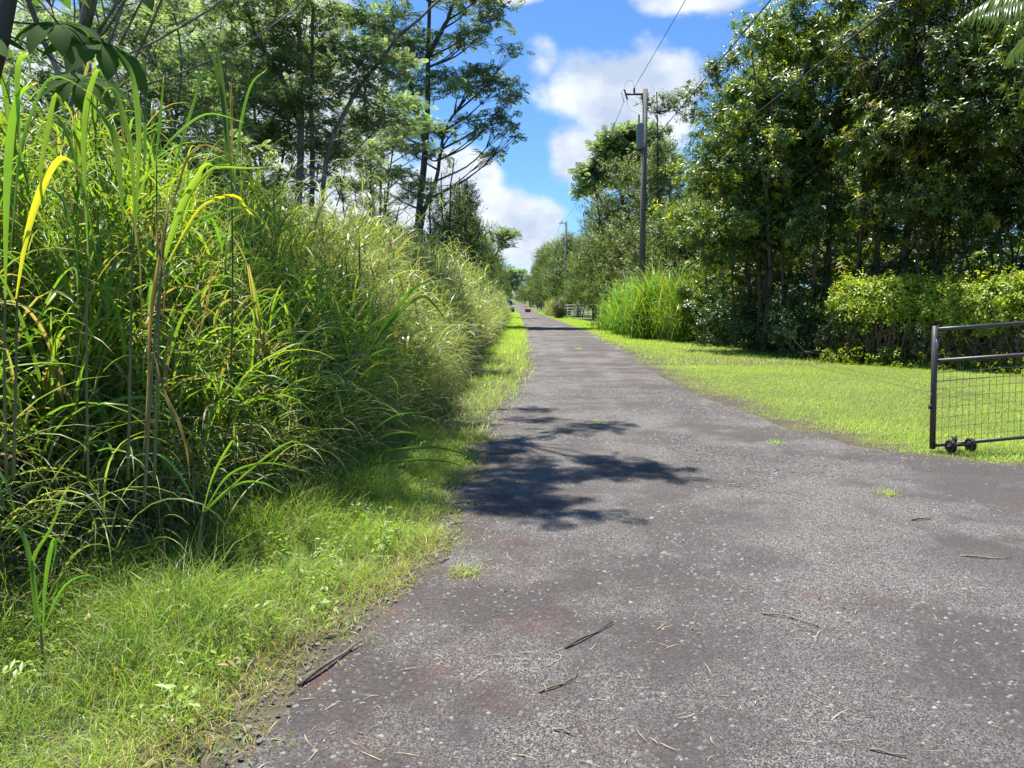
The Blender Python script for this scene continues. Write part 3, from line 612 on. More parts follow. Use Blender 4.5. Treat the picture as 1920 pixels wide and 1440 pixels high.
def leafy_tree(name, base, envs, trunk, tmpl, mat, barkm, nsub, rsub, nleaf, seed, label, cat='tree', scale=(.8, 1.25), tr=.14, tmean=.5, group=None, local=False, tsd=.22, up=.4, stems=1, lower=-.75):
    """trunk: list of points of the main stem above base (offsets)"""
    r = np.random.default_rng(seed); o = empty(name, base, label=label, cat=cat, group=group)
    P, nrm, C, i = crown_pts(envs, nsub, rsub, nleaf, r, up, lower)
    ct = r.normal(0, .10, nsub)
    g = Geo(); tms = tmpl if isinstance(tmpl, list) else [tmpl]; sel = r.integers(0, len(tms), len(P)); sz = r.uniform(*scale, len(P)); ti = np.clip(r.normal(tmean, tsd, len(P))+ct[i], 0, 1)
    for q, tm_ in enumerate(tms): k = sel == q; place(g, tm_, P[k], nrm[k], sz[k], ti[k], rng=r)
    g.build('crown', MAT[mat], o)
    g = Geo(); ends = []
    for s in range(stems):
        off = np.array([0, 0, 0.]) if s == 0 else np.array([r.normal()*.35, r.normal()*.35, 0])
        T = smooth_path([np.array(p, float)*(1 if s == 0 else np.array([1+.3*r.normal(), 1+.3*r.normal(), r.uniform(.7, 1)]))+off*(1+q*.6) for q, p in enumerate(trunk)], 14)
        T += np.cumsum(r.normal(size=T.shape)*.03, 0); T[0, 2] = -.1
        tube(g, T, np.linspace(tr*(1 if s == 0 else .6), tr*.25, 14), 7); ends.append(T)
    for c in C[: min(len(C), 70)]:
        T = ends[r.integers(len(ends))]; dz = T[:, 2]-(c[2]-np.linalg.norm(c[:2]-T[:, :2].mean(0))*.7); q = int(np.clip(np.argmin(np.abs(dz)), 3, 12)); a = T[q]
        m = (a+c)/2+np.array([0, 0, -.15])+r.normal(size=3)*.15; B = smooth_path([a, m, c], 6); tube(g, B, np.linspace(tr*.22, tr*.06, 6), 4)
    sel = r.random(len(P)) < min(1, 900/len(P)); twigs(g, C[i[sel]], P[sel], tr*.05, tr*.02)
    g.build('trunk', MAT[barkm], o); return o
ROS = t_rosette(11, .20, .060, 1); ROS2 = t_rosette(8, .26, .085, 6, .0, .8, .35); SPR = t_sprig(14, .075, .05, .34, 2); SPRF = t_sprig(10, .13, .085, .5, 7); FRO = t_frond()
ROSM = [ROS, t_rosette(8, .17, .05, 31, -.3, .9, .6), t_rosette(6, .22, .055, 32, -.5, .6, .5), t_sprig(11, .14, .045, .3, 33)]
def bt(base, envs, trunk, nsub, label, seed, tr=.16, **k):
    b = np.array(base, float); envs = [(np.array(c)-b, rr) for c, rr in envs]
    return leafy_tree('broadleaf_tree', base, envs, [np.array(t) for t in trunk], ROSM, 'broad', 'bark_brown', int(nsub*1.8), .6, 36, seed, label, tr=tr, tmean=.52, group='broadleaf trees on the right', tsd=.24, **k)
bt((8.2, 24.6, 0), [((8.8, 23.5, 7.9), (2.5, 2.4, 3.0)), ((7.6, 23.8, 6.0), (1.9, 1.9, 2.2)), ((6.8, 25, 4.4), (1.9, 1.8, 2.2)), ((6.9, 24.5, 2.9), (1.5, 1.5, 1.2)), ((8.8, 23, 6.2), (2.4, 2.2, 2.2)), ((7.6, 23.6, 3.9), (1.6, 1.4, 1.3)), ((9.4, 22.6, 3.6), (1.6, 1.3, 1.5)), ((9.2, 22.4, 6.0), (1.9, 1.2, 1.6))], [(0, 0, 0), (.1, 0, 3), (-.2, -.2, 6), (0, 0, 9)], 135, 'tall rounded broadleaf tree nearest the road, its edge against the sky', 51, stems=4, lower=-.5)
bt((11.2, 21.5, 0), [((10.9, 21, 8.4), (2.8, 2.3, 3.2)), ((10.6, 20, 5.6), (2.3, 2.0, 1.5)), ((12.2, 21, 7), (2.4, 2, 2.6)), ((10.2, 20.2, 4.2), (1.7, 1.2, 1.2)), ((12.0, 19.6, 3.6), (1.4, 1.1, 1.0))], [(0, 0, 0), (-.15, 0, 3), (.1, -.2, 6), (-.1, 0, 9)], 100, 'broadleaf tree standing over the middle of the vine hedge', 52, stems=3, lower=-.5)
bt((13.6, 19.5, 0), [((13.4, 19, 7.2), (2.4, 2.2, 3.2)), ((14.5, 19, 5), (2.4, 2.2, 3)), ((12.6, 18.6, 5.6), (1.6, 1.5, 1.3))], [(0, 0, 0), (.1, .1, 2.6), (-.1, 0, 5), (0, 0, 8)], 90, 'broadleaf tree at the right, below the palm fronds', 53, stems=3, lower=-.6)
bt((9.6, 29, 0), [((9.6, 29, 8.6), (3.2, 2.4, 3.4)), ((9, 28.6, 5.2), (2.8, 2, 2.5))], [(0, 0, 0), (0, .1, 4), (.2, 0, 10)], 80, 'broadleaf tree behind the rounded one, seen through its trunks', 54, stems=3)
bt((15, 27, 0), [((15, 27, 8.0), (3.6, 2.4, 4.2)), ((14, 26.5, 4), (3.2, 2, 3))], [(0, 0, 0), (0, .1, 4), (.2, 0, 10)], 80, 'tall broadleaf tree in the second row behind the hedge', 55, stems=2)
bt((19.5, 25, 0), [((19.5, 25, 7), (3.4, 3, 4.2))], [(0, 0, 0), (0, .1, 4), (.2, 0, 9)], 50, 'broadleaf tree at the far right of the second row', 56, stems=2)
# thin understory stems
r1 = np.random.default_rng(57); k = 0
sapl = None
for i in range(26):
    x = r1.uniform(7.0, 14); y = np.interp(x, [7, 9, 14], [26, 21.5, 18.5])+r1.uniform(0, 3.5)
    g = Geo(); H = r1.uniform(4, 6.5); T = smooth_path([(x, y, -.1), (x+r1.normal()*.2, y+r1.normal()*.2, H*.5), (x+r1.normal()*.5, y+r1.normal()*.4, H)], 9)
    tube(g, T, np.linspace(r1.uniform(.025, .07), .015, 9), 6)
    o = empty('sapling', (x, y, 0), label='thin bare-stemmed sapling among the shaded trunks under the broadleaf trees', cat='sapling', group='saplings in the shade on the right')
    t = g.build('trunk', MAT['bark_brown'], o); t.matrix_parent_inverse = Matrix.Translation((-x, -y, 0))
    gl = Geo(); n = 55; ti = r1.integers(2, 9, n); P = T[ti]+r1.normal(size=(n, 3))*np.array([.4, .4, .3])
    place(gl, ROS2, P, np.array([0, 0, 1])+r1.normal(size=(n, 3))*.4, r1.uniform(.5, 1, n), r1.uniform(.1, .7, n), rng=r1)
    twigs(g, T[ti], P, .006); t2 = gl.build('foliage', MAT['broad'], o); t2.matrix_parent_inverse = Matrix.Translation((-x, -y, 0))

def shrub(name, base, r3, nsub, nleaf, tmpl, mat, seed, label, rsub=.3, scale=(.7, 1.1), tmean=.5, cat='shrub', group=None, tr=.03, stems=5, zc=.55):
    return leafy_tree(name, base, [((0, 0, r3[2]*zc*1.6), (r3[0], r3[1], r3[2]))], [(0, 0, 0), (0, 0, r3[2]*.7), (.1, 0, r3[2]*1.5)], tmpl, mat, 'bark_brown', nsub, rsub, nleaf, seed, label, cat=cat, scale=scale, tr=tr, tmean=tmean, group=group, stems=stems, lower=-2)
SHR = t_sprig(12, .085, .05, .26, 9)
for i, (x, y, a, h, lab) in enumerate([
    (7.7, 27.5, 1.0, 1.1, 'dark leafy shrub at the right foot of the tall grass by the pole'), (8.0, 24.6, .9, .9, 'shaded shrub under the rounded broadleaf tree, by the lawn edge'),
    (8.6, 22.2, 1.0, 1.0, 'pale-leaved shrub in half shade at the lawn edge, next to the hedge'), (9.3, 20.6, .9, 1.0, 'leafy shrub touching the left end of the vine hedge'),
    (10.6, 21.5, 1.2, 1.4, 'dark shrub behind the left part of the vine hedge'), (12.6, 19.6, 1.3, 1.3, 'dark glossy shrub behind the middle of the vine hedge'), (14.2, 17.6, 1.2, 1.4, 'dark glossy shrub behind the hedge at the right edge'),
    (9.2, 26, 1.4, 1.5, 'deep shaded shrub between the trunks'), (11.6, 25, 1.6, 1.8, 'deep shaded shrub behind the saplings'), (14.5, 23, 1.8, 2.0, 'deep shaded shrub far behind the hedge'), (8.2, 30, 1.4, 1.8, 'dark shrub behind the tall grass by the pole')]):
    shrub('shrub', (x, y, 0), (a*1.1, a, h), 26, 22, SHR if i < 5 else ROS2, 'shrub' if i < 5 else 'broad', 60+i, lab, .34, tmean=.5 if i in (2, 3) else .35, group='shrubs on the right', scale=(.7, 1.1))

# row trees: small-leaved, several prototypes copied
def proto(seed, H, w, label, tm=.5, dens=1.0, cone=False):
    r = np.random.default_rng(seed)
    envs = [((0, 0, H*.62), (w, w, H*.36)), ((r.normal()*.5, r.normal()*.5, H*.35), (w*1.05, w*1.05, H*.28)), ((r.normal()*.6, r.normal()*.6, H*.8), (w*.6, w*.6, H*.2))]
    if cone: envs = [((0, 0, H*.35), (w, w, H*.33)), ((0, 0, H*.6), (w*.75, w*.75, H*.28)), ((0, 0, H*.84), (w*.42, w*.42, H*.17))]
    return leafy_tree('small_leaved_tree', (0, 0, 0), envs, [(0, 0, 0), (.2, 0, H*.4), (0, .1, H*.95)], SPRF, 'ohia', 'bark_dark', int(85*dens), .75, 24, seed, label, tr=.13, tmean=tm, stems=4, scale=(.75, 1.2), up=.3)
pA = proto(71, 8, 2.5, ''); pB = proto(72, 8, 2.2, '', .6, .9); pC = proto(73, 8, 1.9, '', .4, .8, True); pD = proto(74, 6.5, 2.6, '', .65, .9)
protos = [pA, pB, pC, pD]; used = [False]*4
def row_tree(k, x, y, H, label, group, w=1.0, rz=None):
    p = protos[k]; s = H/(6.5 if k == 3 else 8.0); sc_ = (w*s**.5, w*s**.5, s); loc = (x, y, float(gz(y))); rz = random.uniform(0, 6.28) if rz is None else rz
    if not used[k]: used[k] = True; o = p; o.location = loc; o.rotation_euler = (0, 0, rz); o.scale = sc_
    else: o = dup(p, loc, rz, sc_)
    o['label'] = label; o['category'] = 'tree'; o['group'] = group; return o
ORD = ['first', 'second', 'third', 'fourth', 'fifth', 'sixth', 'seventh', 'eighth', 'ninth', 'tenth', 'eleventh', 'twelfth', 'thirteenth', 'fourteenth', 'fifteenth', 'sixteenth', 'seventeenth', 'eighteenth', 'nineteenth', 'twentieth', 'twenty-first', 'twenty-second', 'twenty-third', 'twenty-fourth', 'twenty-fifth']
rr = [(8.6, 37, 6.2, 3), (7.9, 54, 12.0, 1), (9.2, 50, 11.5, 0), (8.4, 70, 10.5, 0), (7.2, 41, 4.6, 0), (9.8, 43, 7.5, 1), (7.6, 48, 6.4, 3), (9.8, 52, 8.2, 0), (7.9, 57, 6.6, 1), (9, 63, 9.2, 2), (8.6, 67, 7.8, 3), (8.0, 74, 8.8, 0), (9.5, 82, 8.5, 1), (7.2, 85, 4.5, 3), (6.7, 91, 9.5, 0), (6.6, 100, 9.8, 3), (6.4, 112, 10.5, 1),
      (6.4, 125, 11, 0), (6.2, 140, 11, 3), (6.2, 158, 11, 2), (6.2, 178, 11, 0), (6.2, 200, 11, 1), (6.4, 230, 10, 0), (6.4, 265, 9.5, 2)]
for i, (x, y, H, k) in enumerate(rr): row_tree(k, x, y, H, f'small-leaved tree along the right side of the road, {ORD[i]} counting away from the utility pole', 'row of small trees right of the road', 1.05)
lr = [(-3.2, 50, 9.6, 2, .72), (-4.4, 46, 7.2, 1, .6), (-3.4, 57, 8.8, 0, .7), (-3.2, 66, 8.0, 1, .8), (-3.1, 77, 8.0, 0, .8), (-3.1, 90, 8.2, 3, .8), (-3.2, 105, 8.6, 2, .9), (-3.4, 122, 9, 0, 1), (-3.6, 142, 9, 1, 1), (-4, 165, 9, 0, 1), (-4.4, 195, 9, 3, 1.1), (-4.6, 230, 9, 2, 1.1), (-4.8, 270, 9, 1, 1.1)]
for i, (x, y, H, k, w) in enumerate(lr): row_tree(k, x, y, H, ('dark narrow dense tree at the left of the road against the cloud' if i == 0 else f'small-leaved tree along the left side of the road, {ORD[i]} counting away from the camera'), 'row of small trees left of the road', w)
for i, (x, y, H, k) in enumerate([(3.2, 238, 5.5, 3), (-3.0, 246, 5, 3), (1.6, 262, 3.4, 3), (4.4, 205, 8, 0)]): row_tree(k, x, y, H, ['low bushy tree closing the far end of the road on its right', 'low bushy tree closing the far end of the road on its left', 'smallest bush straight ahead at the far end of the road', 'tree leaning in over the right of the road near its far end'][i], 'trees at the far end of the road', 1.2)
# backing trees: left thicket and right second row
lb = [(-8.2, 11, 4.2, 3), (-9.5, 15, 5.2, 0), (-7.4, 17, 4.4, 1), (-11, 21, 6.5, 3), (-8.6, 23, 5, 0), (-12.5, 28, 7, 1), (-9.5, 31, 5.5, 3), (-14, 36, 7.5, 0), (-8.8, 37, 4.0, 1), (-12.5, 44, 6, 3), (-6.4, 47, 3.6, 0), (-15, 54, 7, 2)]
for i, (x, y, H, k) in enumerate(lb): row_tree(k, x, y, H, f'bushy tree in the thicket behind the tall grass, {ORD[i]} from the camera', 'thicket trees behind the tall grass', 1.2)
rb = [(14, 34, 8, 0), (12.5, 40, 9, 1), (18.5, 32, 8, 3), (22, 27, 8, 1), (13, 48, 9, 3), (24, 21, 7.5, 0), (18, 42, 9, 2), (13, 58, 10, 0)]
for i, (x, y, H, k) in enumerate(rb): row_tree(k, x, y, H, f'tree in the back row behind the right-hand thicket, {ORD[i]} of the row', 'back row trees on the right', 1.5)

# albizias ------------------------------------------------
def albizia(base, stems, pads, seed, label, nextra=0, spread=3, zr=(6, 12), tr=.16, barkm='bark_dark', size=1.0, group='feathery albizia trees on the left', dens=60, fs=1.0, tm=.5, cat='albizia tree'):
    """stems: lists of world points; pads: (centre, radius) flat layers of feathery leaves"""
    r = np.random.default_rng(seed); b = np.array(base, float); o = empty('albizia_tree', base, label=label, cat=cat, group=group)
    S = [smooth_path([np.array(p, float)-b for p in s], 18) for s in stems]; g = Geo()
    for q, s in enumerate(S):
        s += np.cumsum(r.normal(size=s.shape)*.018*size, 0); tube(g, s, np.linspace(tr*(1 if q == 0 else .7), tr*.22, 18), 8)
    pads = [(np.array(c, float)-b, rad) for c, rad in pads]
    for _ in range(nextra):
        s = S[r.integers(len(S))]; z = r.uniform(*zr); i = int(np.argmin(np.abs(s[:, 2]-z))); a = r.uniform(0, 6.28); d = spread*r.uniform(.35, 1)
        pads.append((s[i]*np.array([1, 1, 0])+np.array([math.cos(a)*d, math.sin(a)*d, z]), r.uniform(.6, 1.15)*size))
    L = Geo()
    for c, rad in pads:
        best = None
        for s in S:
            dd = np.linalg.norm(s[:, :2]-c[:2], axis=1); want = c[2]-dd*.75; k = np.abs(s[:, 2]-want)+dd*.3; i = int(np.argmin(k))
            if best is None or k[i] < best[0]: best = (k[i], s, i)
        s, i = best[1], min(best[2], 15); a = s[i]; mid = a+(c-a)*.5+np.array([0, 0, -.08*np.linalg.norm(c-a)])+r.normal(size=3)*.12
        Bp = smooth_path([a, mid, c-np.array([0, 0, .08])], 8); tube(g, Bp, np.linspace(max(tr*.28, .02), .012*size, 8), 5)
        nt = 9; an = r.uniform(0, 6.28, nt); E = c+np.stack([np.cos(an), np.sin(an), r.normal(size=nt)*.12], -1)*rad*.75; twigs(g, np.repeat(Bp[5:6], nt, 0), E, .011*size, .005*size)
        n = int(dens*1.9*(rad**1.5)/size**1.5); an = r.uniform(0, 6.28, n); q = np.sqrt(r.random(n))*rad; q *= 1+.35*np.sin(an*3+r.uniform(0, 6))
        P = c+np.stack([np.cos(an)*q, np.sin(an)*q, .22*rad*(1-(q/rad)**2)+r.normal(size=n)*.10*size], -1)
        nr = np.array([0, 0, 1.])+r.normal(size=(n, 3))*.42
        place(L, FRO, P, nr, fs*r.uniform(.7, 1.2, n), np.clip(r.normal(tm, .22, n)+r.normal()*.12, 0, 1), rng=r)
    g.build('trunk', MAT[barkm], o); L.build('crown', MAT['albizia'], o); return o
def pp(lst, sd=0): return [(pix(x, y, d), rad) for x, y, d, rad in lst]
# the dark double-stemmed albizia right of centre-left
d0 = 50
albizia((-7.1, d0, 0), [[(-7.1, d0, -.1), pix(783, 400, d0), pix(798, 240, d0), pix(801, 120, d0), pix(803, -20, d0), pix(806, -160, d0)],
                        [(-6.7, d0+.3, -.1), pix(790, 420, d0), pix(820, 330, d0), pix(832, 250, d0), pix(870, 190, d0+.5)],
                        [pix(797, 265, d0), pix(770, 170, d0), pix(740, 60, d0), pix(720, -60, d0)],
                        [pix(800, 110, d0), pix(820, 60, d0), pix(842, 10, d0), pix(860, -60, d0)]],
    [(c_, r_*1.5) for c_, r_ in pp([(880, 70, d0, 1.0), (790, 75, d0, 1.1), (760, 85, d0-1, .9), (920, 45, d0+1, .8), (880, 15, d0, 1.2), (930, 10, d0, .9), (860, 85, d0+1.3, .7), (780, 100, d0, .9), (815, 150, d0, 1.0),
        (880, 150, d0, 1.2), (930, 165, d0, 1.0), (955, 185, d0+.5, .7), (860, 170, d0-1, 1.0), (905, 140, d0+1, 1.0), (780, 170, d0, .9), (745, 150, d0, .9), (720, 180, d0+1, .8), (945, 235, d0, .6), (930, 220, d0, .7), (960, 255, d0, .45),
        (900, 245, d0, .6), (870, 225, d0-1, .5), (780, 235, d0, .9), (740, 240, d0, .9), (825, 250, d0, .8), (760, 275, d0+1, .9), (800, 290, d0, .8), (930, 288, d0+1, .5), (910, 295, d0+1.5, .5), (960, 95, d0, .5), (715, 60, d0, .9), (740, 30, d0, .9),
        (700, 290, d0, .8), (680, 320, d0, .7), (830, -20, d0, 1.2), (920, -30, d0, 1.2), (760, -30, d0, 1.1)])],
    81, 'double-stemmed dark albizia with flat feathery layers reaching right into the blue sky', 0, tr=.27, size=1.5, dens=62, fs=1.5, tm=.45)
# pale-trunked albizias further left
d1 = 21
albizia((-6.2, d1, 0), [[(-6.2, d1, -.1), pix(562, 330, d1), pix(566, 180, d1), pix(563, 60, d1), pix(556, -60, d1), pix(550, -200, d1)],
                        [(-6.0, d1+.5, -.1), pix(586, 330, d1), pix(583, 180, d1), pix(590, 60, d1), pix(597, -60, d1), pix(640, -220, d1)],
                        [(-5.9, d1+.8, -.1), pix(610, 330, d1), pix(660, 190, d1), pix(730, 90, d1), pix(800, 20, d1), pix(880, -60, d1)],
                        [pix(562, 240, d1), pix(530, 150, d1), pix(480, 60, d1), pix(440, -40, d1)]],
    pp([(640, 95, d1, .8), (690, 130, d1, .8), (620, 30, d1, .8), (530, 130, d1, .9), (490, 90, d1, .9), (540, 60, d1, .8), (660, 170, d1, .8), (700, 225, d1+1, .7), (640, 240, d1+1, .8), (500, 200, d1, .9), (540, 240, d1, .8), (470, 160, d1+1, .8), (600, 280, d1+2, .8),
        (440, 30, d1, .9), (520, 10, d1, 1), (700, 40, d1, .6), (650, 300, d1+3, .9), (480, 260, d1, .8), (740, 120, d1+2, .7), (690, 90, d1+2, .7), (740, 200, d1+3, .8), (600, 150, d1+2, .8), (560, 190, d1-1, .8), (580, 100, d1+2, .8)]),
    82, 'albizia with two straight pale mossy trunks rising above the tall grass', 8, 3, (9.8, 13), .115, 'bark_pale', .9, dens=90, fs=.85, tm=.5)
# shading albizia whose crown hangs over the road above the frame; its shadow lies on the gravel
def over(gx, gy, z): return tuple(np.array([gx, gy, 0])+np.array(SUN)*(z/SUN.z))
sh = [ground_pt(x, y, 0) for x, y in [(1010, 790), (960, 830), (1000, 880), (1060, 900), (1120, 870), (1180, 885), (1240, 890), (980, 950), (1040, 960), (1060, 810), (1140, 800), (940, 900), (1000, 770), (890, 860), (860, 800), (1010, 930), (930, 850), (905, 930)]]
albizia((-7.0, 11.8, 0), [[(-7.0, 11.8, -.1), (-6.9, 11.9, 3), (-6.5, 11.8, 6), (-5.4, 11.8, 8.2), (-3.6, 11.6, 9.6)], [(-6.6, 11.9, 5.6), (-5.4, 11.4, 7.9), (-3.2, 10.8, 8.7), (-1.4, 10.2, 9)], [(-6.8, 11.8, 4.5), (-7.2, 11.0, 7), (-7.4, 10.5, 9)]],
    [(over(p[0], p[1], 8.6+.25*(i % 4)), .23+.09*((i*7) % 3)) for i, p in enumerate(sh)]+[(over(a_, b_, 8.8+.3*math.sin(a_*7)), .5) for a_, b_ in [(-1.0, 5.7), (-1.5, 6.4), (-1.0, 7.0), (-1.9, 7.2), (-1.2, 7.9), (-2.3, 8.0), (-1.7, 8.8), (-.8, 8.6)]]+[((-6.5, 12, 9), 1.0), ((-7.4, 10.5, 8.8), 1.0), ((-5.4, 12.6, 9.8), .9)],
    83, 'slim albizia behind the tall grass whose high branches shade the road', 0, 2.4, (8, 10), .07, 'bark_pale', .8, dens=80, fs=.66, tm=.5)
for i, (x, y, H, sp, n, ti, lab) in enumerate([
    (-7.9, 16.5, 10, 3.0, 40, .62, 'pale green albizia behind the large palmate leaves at the upper left'), (-10.9, 19.5, 12, 4.2, 48, .6, 'wide albizia at the far upper left behind the cane grass'), (-8.2, 25, 12, 4.0, 60, .5, 'albizia just left of the pale trunks'),
    (-12.5, 30, 13, 5, 60, .45, 'tall albizia deep behind the left thicket'), (-7.5, 41, 12, 3.6, 40, .4, 'albizia seen between the pale trunks and the double-stemmed one')]):
    b = (x, y, 0); r1 = np.random.default_rng(90+i)
    st = [[(x, y, -.1), (x+.2, y, H*.35), (x+r1.normal()*.4, y, H*.7), (x+r1.normal()*.8, y, H)]]+[[(x+.1, y, H*.3), (x+math.cos(a)*sp*.2, y+math.sin(a)*sp*.2, H*.62), (x+math.cos(a)*sp*.4, y+math.sin(a)*sp*.4, H*.95)] for a in r1.uniform(0, 6.28, 3)]
    albizia(b, st, [], 91+i, lab, int(n*.85), sp*.8, (H*.30, H*1.0), [.045, .05, .09, .11, .11][i], 'bark_pale' if i != 4 else 'bark_dark', .95, dens=[50, 55, 62, 70, 70][i], fs=.85, tm=ti)
# right-hand and far albizias
d2 = 62; bx = pix(1150, 568, d2)[0]
albizia((bx+1.5, d2, 0), [[(bx+1.5, d2, -.1), (bx+1.2, d2, 6), pix(1160, 320, d2), pix(1165, 270, d2)], [(bx+1.5, d2, 4), pix(1130, 380, d2), pix(1105, 340, d2)]],
    pp([(1165, 258, d2, 1.9), (1195, 250, d2, 1.8), (1140, 275, d2, 1.5), (1160, 290, d2, 1.8), (1130, 312, d2, 1.5), (1105, 325, d2, 1.3), (1120, 345, d2, 1.5), (1100, 360, d2, 1.1), (1150, 330, d2, 1.8), (1190, 290, d2, 2), (1210, 270, d2, 1.8), (1220, 300, d2, 2), (1190, 330, d2, 1.8)]),
    101, 'albizia with pale flat tiers standing left of and behind the utility pole', 0, tr=.22, barkm='bark_pale', size=1.6, dens=210, fs=1.6, tm=.72, group='feathery albizia trees right of the road')
for (px_, d, lst, lab, base) in [
    (940, 78, [(940, 436, 78, 1.2), (955, 445, 78, 1.1), (930, 450, 78, 1.2), (945, 462, 78, 1.0), (960, 438, 78, .6)], 'small pale albizia branch showing past the left row of trees', (-3.4, 78, 0)),
    (960, 330, [(960, 508, 330, 4), (975, 512, 330, 3), (950, 512, 330, 3), (965, 520, 330, 4), (980, 524, 330, 3), (950, 528, 330, 4), (968, 535, 330, 4), (955, 542, 330, 4), (975, 545, 330, 3)], 'distant albizia with stacked tiers at the end of the road', (-1.5, 330, float(gz(330))))]:
    cx = [c[0] for c, _ in pp(lst)]
    albizia(base, [[base, (base[0]+.3, base[1], 4+base[2]), (np.mean(cx), base[1], np.mean([c[2] for c, _ in pp(lst)]))]], pp(lst), int(px_), lab, 0, tr=.2, size=1.5 if d < 100 else 4, dens=70, fs=1.6 if d < 100 else 5, tm=.65, group='distant albizia trees')
# slim open tree beside the pole
dd = 46; b = pix(1232, 568, dd); b[2] = 0
leafy_tree('slim_tree', tuple(b), [(np.array(pix(x, y, dd))-b, (rx, .6, rz)) for x, y, rx, rz in [(1232, 165, .45, .35), (1250, 195, .45, .3), (1215, 190, .4, .3), (1265, 200, .4, .25), (1222, 220, .35, .3), (1245, 250, .5, .3), (1212, 245, .4, .3), (1240, 290, .8, .6), (1225, 330, .9, .7), (1250, 350, .9, .8)]],
    [(0, 0, 0), (.1, 0, 5), (-.1, 0, 9), np.array(pix(1235, 170, dd))-b], SPRF, 'ohia', 'bark_dark', 52, .4, 12, 111, 'slim open-crowned tree sticking up just right of the utility pole', tr=.12, tmean=.35, scale=(.6, .9))
# sparse dark trees in the gap on the left
for i, (px_, top, dd, lab) in enumerate([(845, 300, 38, 'thin sparse dark tree left of the narrow dense tree'), (818, 335, 40, 'thin sparse dark tree among bare trunks beside the double-stemmed albizia'), (700, 330, 30, 'thin open tree showing cloud through its leaves above the tall grass'), (725, 350, 36, 'thin open tree close to the foot of the double-stemmed albizia'), (865, 345, 44, 'slender dark tree touching the narrow dense tree')]):
    b = pix(px_, 568, dd); b[2] = 0; H = pix(px_, top, dd)[2]
    leafy_tree('sparse_tree', tuple(b), [((0, 0, H*.8), (.7, .6, H*.2)), ((.2, 0, H*.55), (.8, .7, H*.2)), ((-.3, 0, H*.4), (.7, .7, H*.15))], [(0, 0, 0), (.1, 0, H*.4), (-.1, 0, H*.7), (0, 0, H)], SPRF, 'ohia', 'bark_dark', 34, .42, 11, 120+i, lab, tr=.10, tmean=.3, stems=3, scale=(.5, .9), group='sparse dark trees behind the grass')

# cane clumps on the right -------------------------------
def clump(x, y, rx, ry, n, H, w, L, seed, label, mat='guinea', tm=.75):
    r = np.random.default_rng(seed); g = Geo(); q = r.normal(size=(n, 2))*.45; b = np.stack([x+q[:, 0]*rx, y+q[:, 1]*ry, np.zeros(n)], -1)
    lump = .55+.75*vnoise(b[:, 0], b[:, 1], 2.2, seed); z = r.random(n)**1.2*H*.6*lump; b[:, 2] = z; hh = np.clip(1-.2*np.abs(q[:, 0]), .5, 1)*lump
    blades(g, b, r.uniform(0, 6.28, n), r.uniform(1.05, 1.5, n), L*r.uniform(.5, 1.2, n)*hh, w*r.uniform(.6, 1.3, n), r.uniform(.4, 2.4, n), 6, False, np.clip(r.normal(tm, .2, n), .1, 1), p=1.8, twist=.4, rng=r)
    k = r.random(n) < .35; bb = b[k].copy(); bb[:, 2] = 0; twigs(g, bb, b[k], .006)
    return tag(g.build('grass_clump', MAT[mat]), label, 'grass clump', 'tall grass clumps on the right')
clump(6.2, 33.5, 1.1, 1.3, 3400, 2.9, .035, 1.7, 131, 'sunlit tall grass clump in front of the utility pole base', 'cane', .68)
clump(7.3, 30.8, 1.1, 1.2, 3400, 2.8, .032, 1.7, 132, 'sunlit tall grass clump right of the pole, against the dark trees', 'cane', .68)
clump(5.9, 38, 1.0, 2.2, 2800, 2.7, .04, 1.5, 133, 'sunlit tall grass clump left of the pole', 'cane', .68)
clump(5.6, 44, .8, 2.2, 1500, 1.9, .04, 1.2, 134, 'lower sunlit grass clump furthest along before the far gate', 'cane', .68)
clump(4.7, 92, .9, 7, 1600, 2.3, .06, 1.3, 135, 'bright grass clump just beyond the far gate')
clump(9.9, 22.5, 1.0, .7, 900, 2.0, .035, 1.8, 136, 'shaded tall strap-leaved grass clump behind the left end of the hedge', 'cane', .45)
clump(10.9, 22.0, .8, .6, 600, 2.0, .04, 1.7, 137, 'shaded strap-leaved grass clump behind the middle of the hedge', 'cane', .5)

# vine-covered fence -------------------------------------
A = np.array([9.3, 20.2]); Bq = np.array([15.2, 13.2]); fd = (Bq-A)/np.linalg.norm(Bq-A); FL = np.linalg.norm(Bq-A); frot = math.atan2(fd[1], fd[0]); fn = np.array([-fd[1], fd[0]])
if fn[1] > 0: fn = -fn
fence = empty('wire_fence', (A[0], A[1], 0), label='old log-railed chain link fence showing under the vines behind the gate', cat='fence')
def fpt(s, off=0, z=0): p = fd*s+fn*off; return np.array([p[0], p[1], z])
g = Geo(); tube(g, smooth_path([fpt(0, 0, 1.28), fpt(FL/2, 0, 1.25), fpt(FL, 0, 1.30)], 12), .045, 8); g.build('rail', MAT['bark_pale'], fence)
for s in np.linspace(.3, FL-.1, 5):
    g = Geo(); tube(g, [fpt(s, .09, -.1), fpt(s, .09, .7), fpt(s+.02, .09, 1.38)], [.055, .052, .05], 8); g.build('post', MAT['bark_pale'], fence)
g = Geo(); a0 = []; b0 = []
for s in np.arange(0, FL, .09):
    for sg in (-1, 1):
        s2 = s+sg*1.15; z2 = 1.2
        if s2 > FL: z2 = .05+(FL-s)*1.0; s2 = FL
        if s2 < 0: z2 = .05+s*1.0; s2 = 0
        a0.append(fpt(s, -.02+.004*sg, .05)); b0.append(fpt(s2, -.02+.004*sg, z2))
twigs(g, a0, b0, .0016, .0016); g.build('wire_mesh', MAT['wire'], fence)
hedge = empty('vine_hedge', (A[0], A[1], 0), label='yellow-green vine hedge sprawling over the fence behind the gate', cat='hedge')
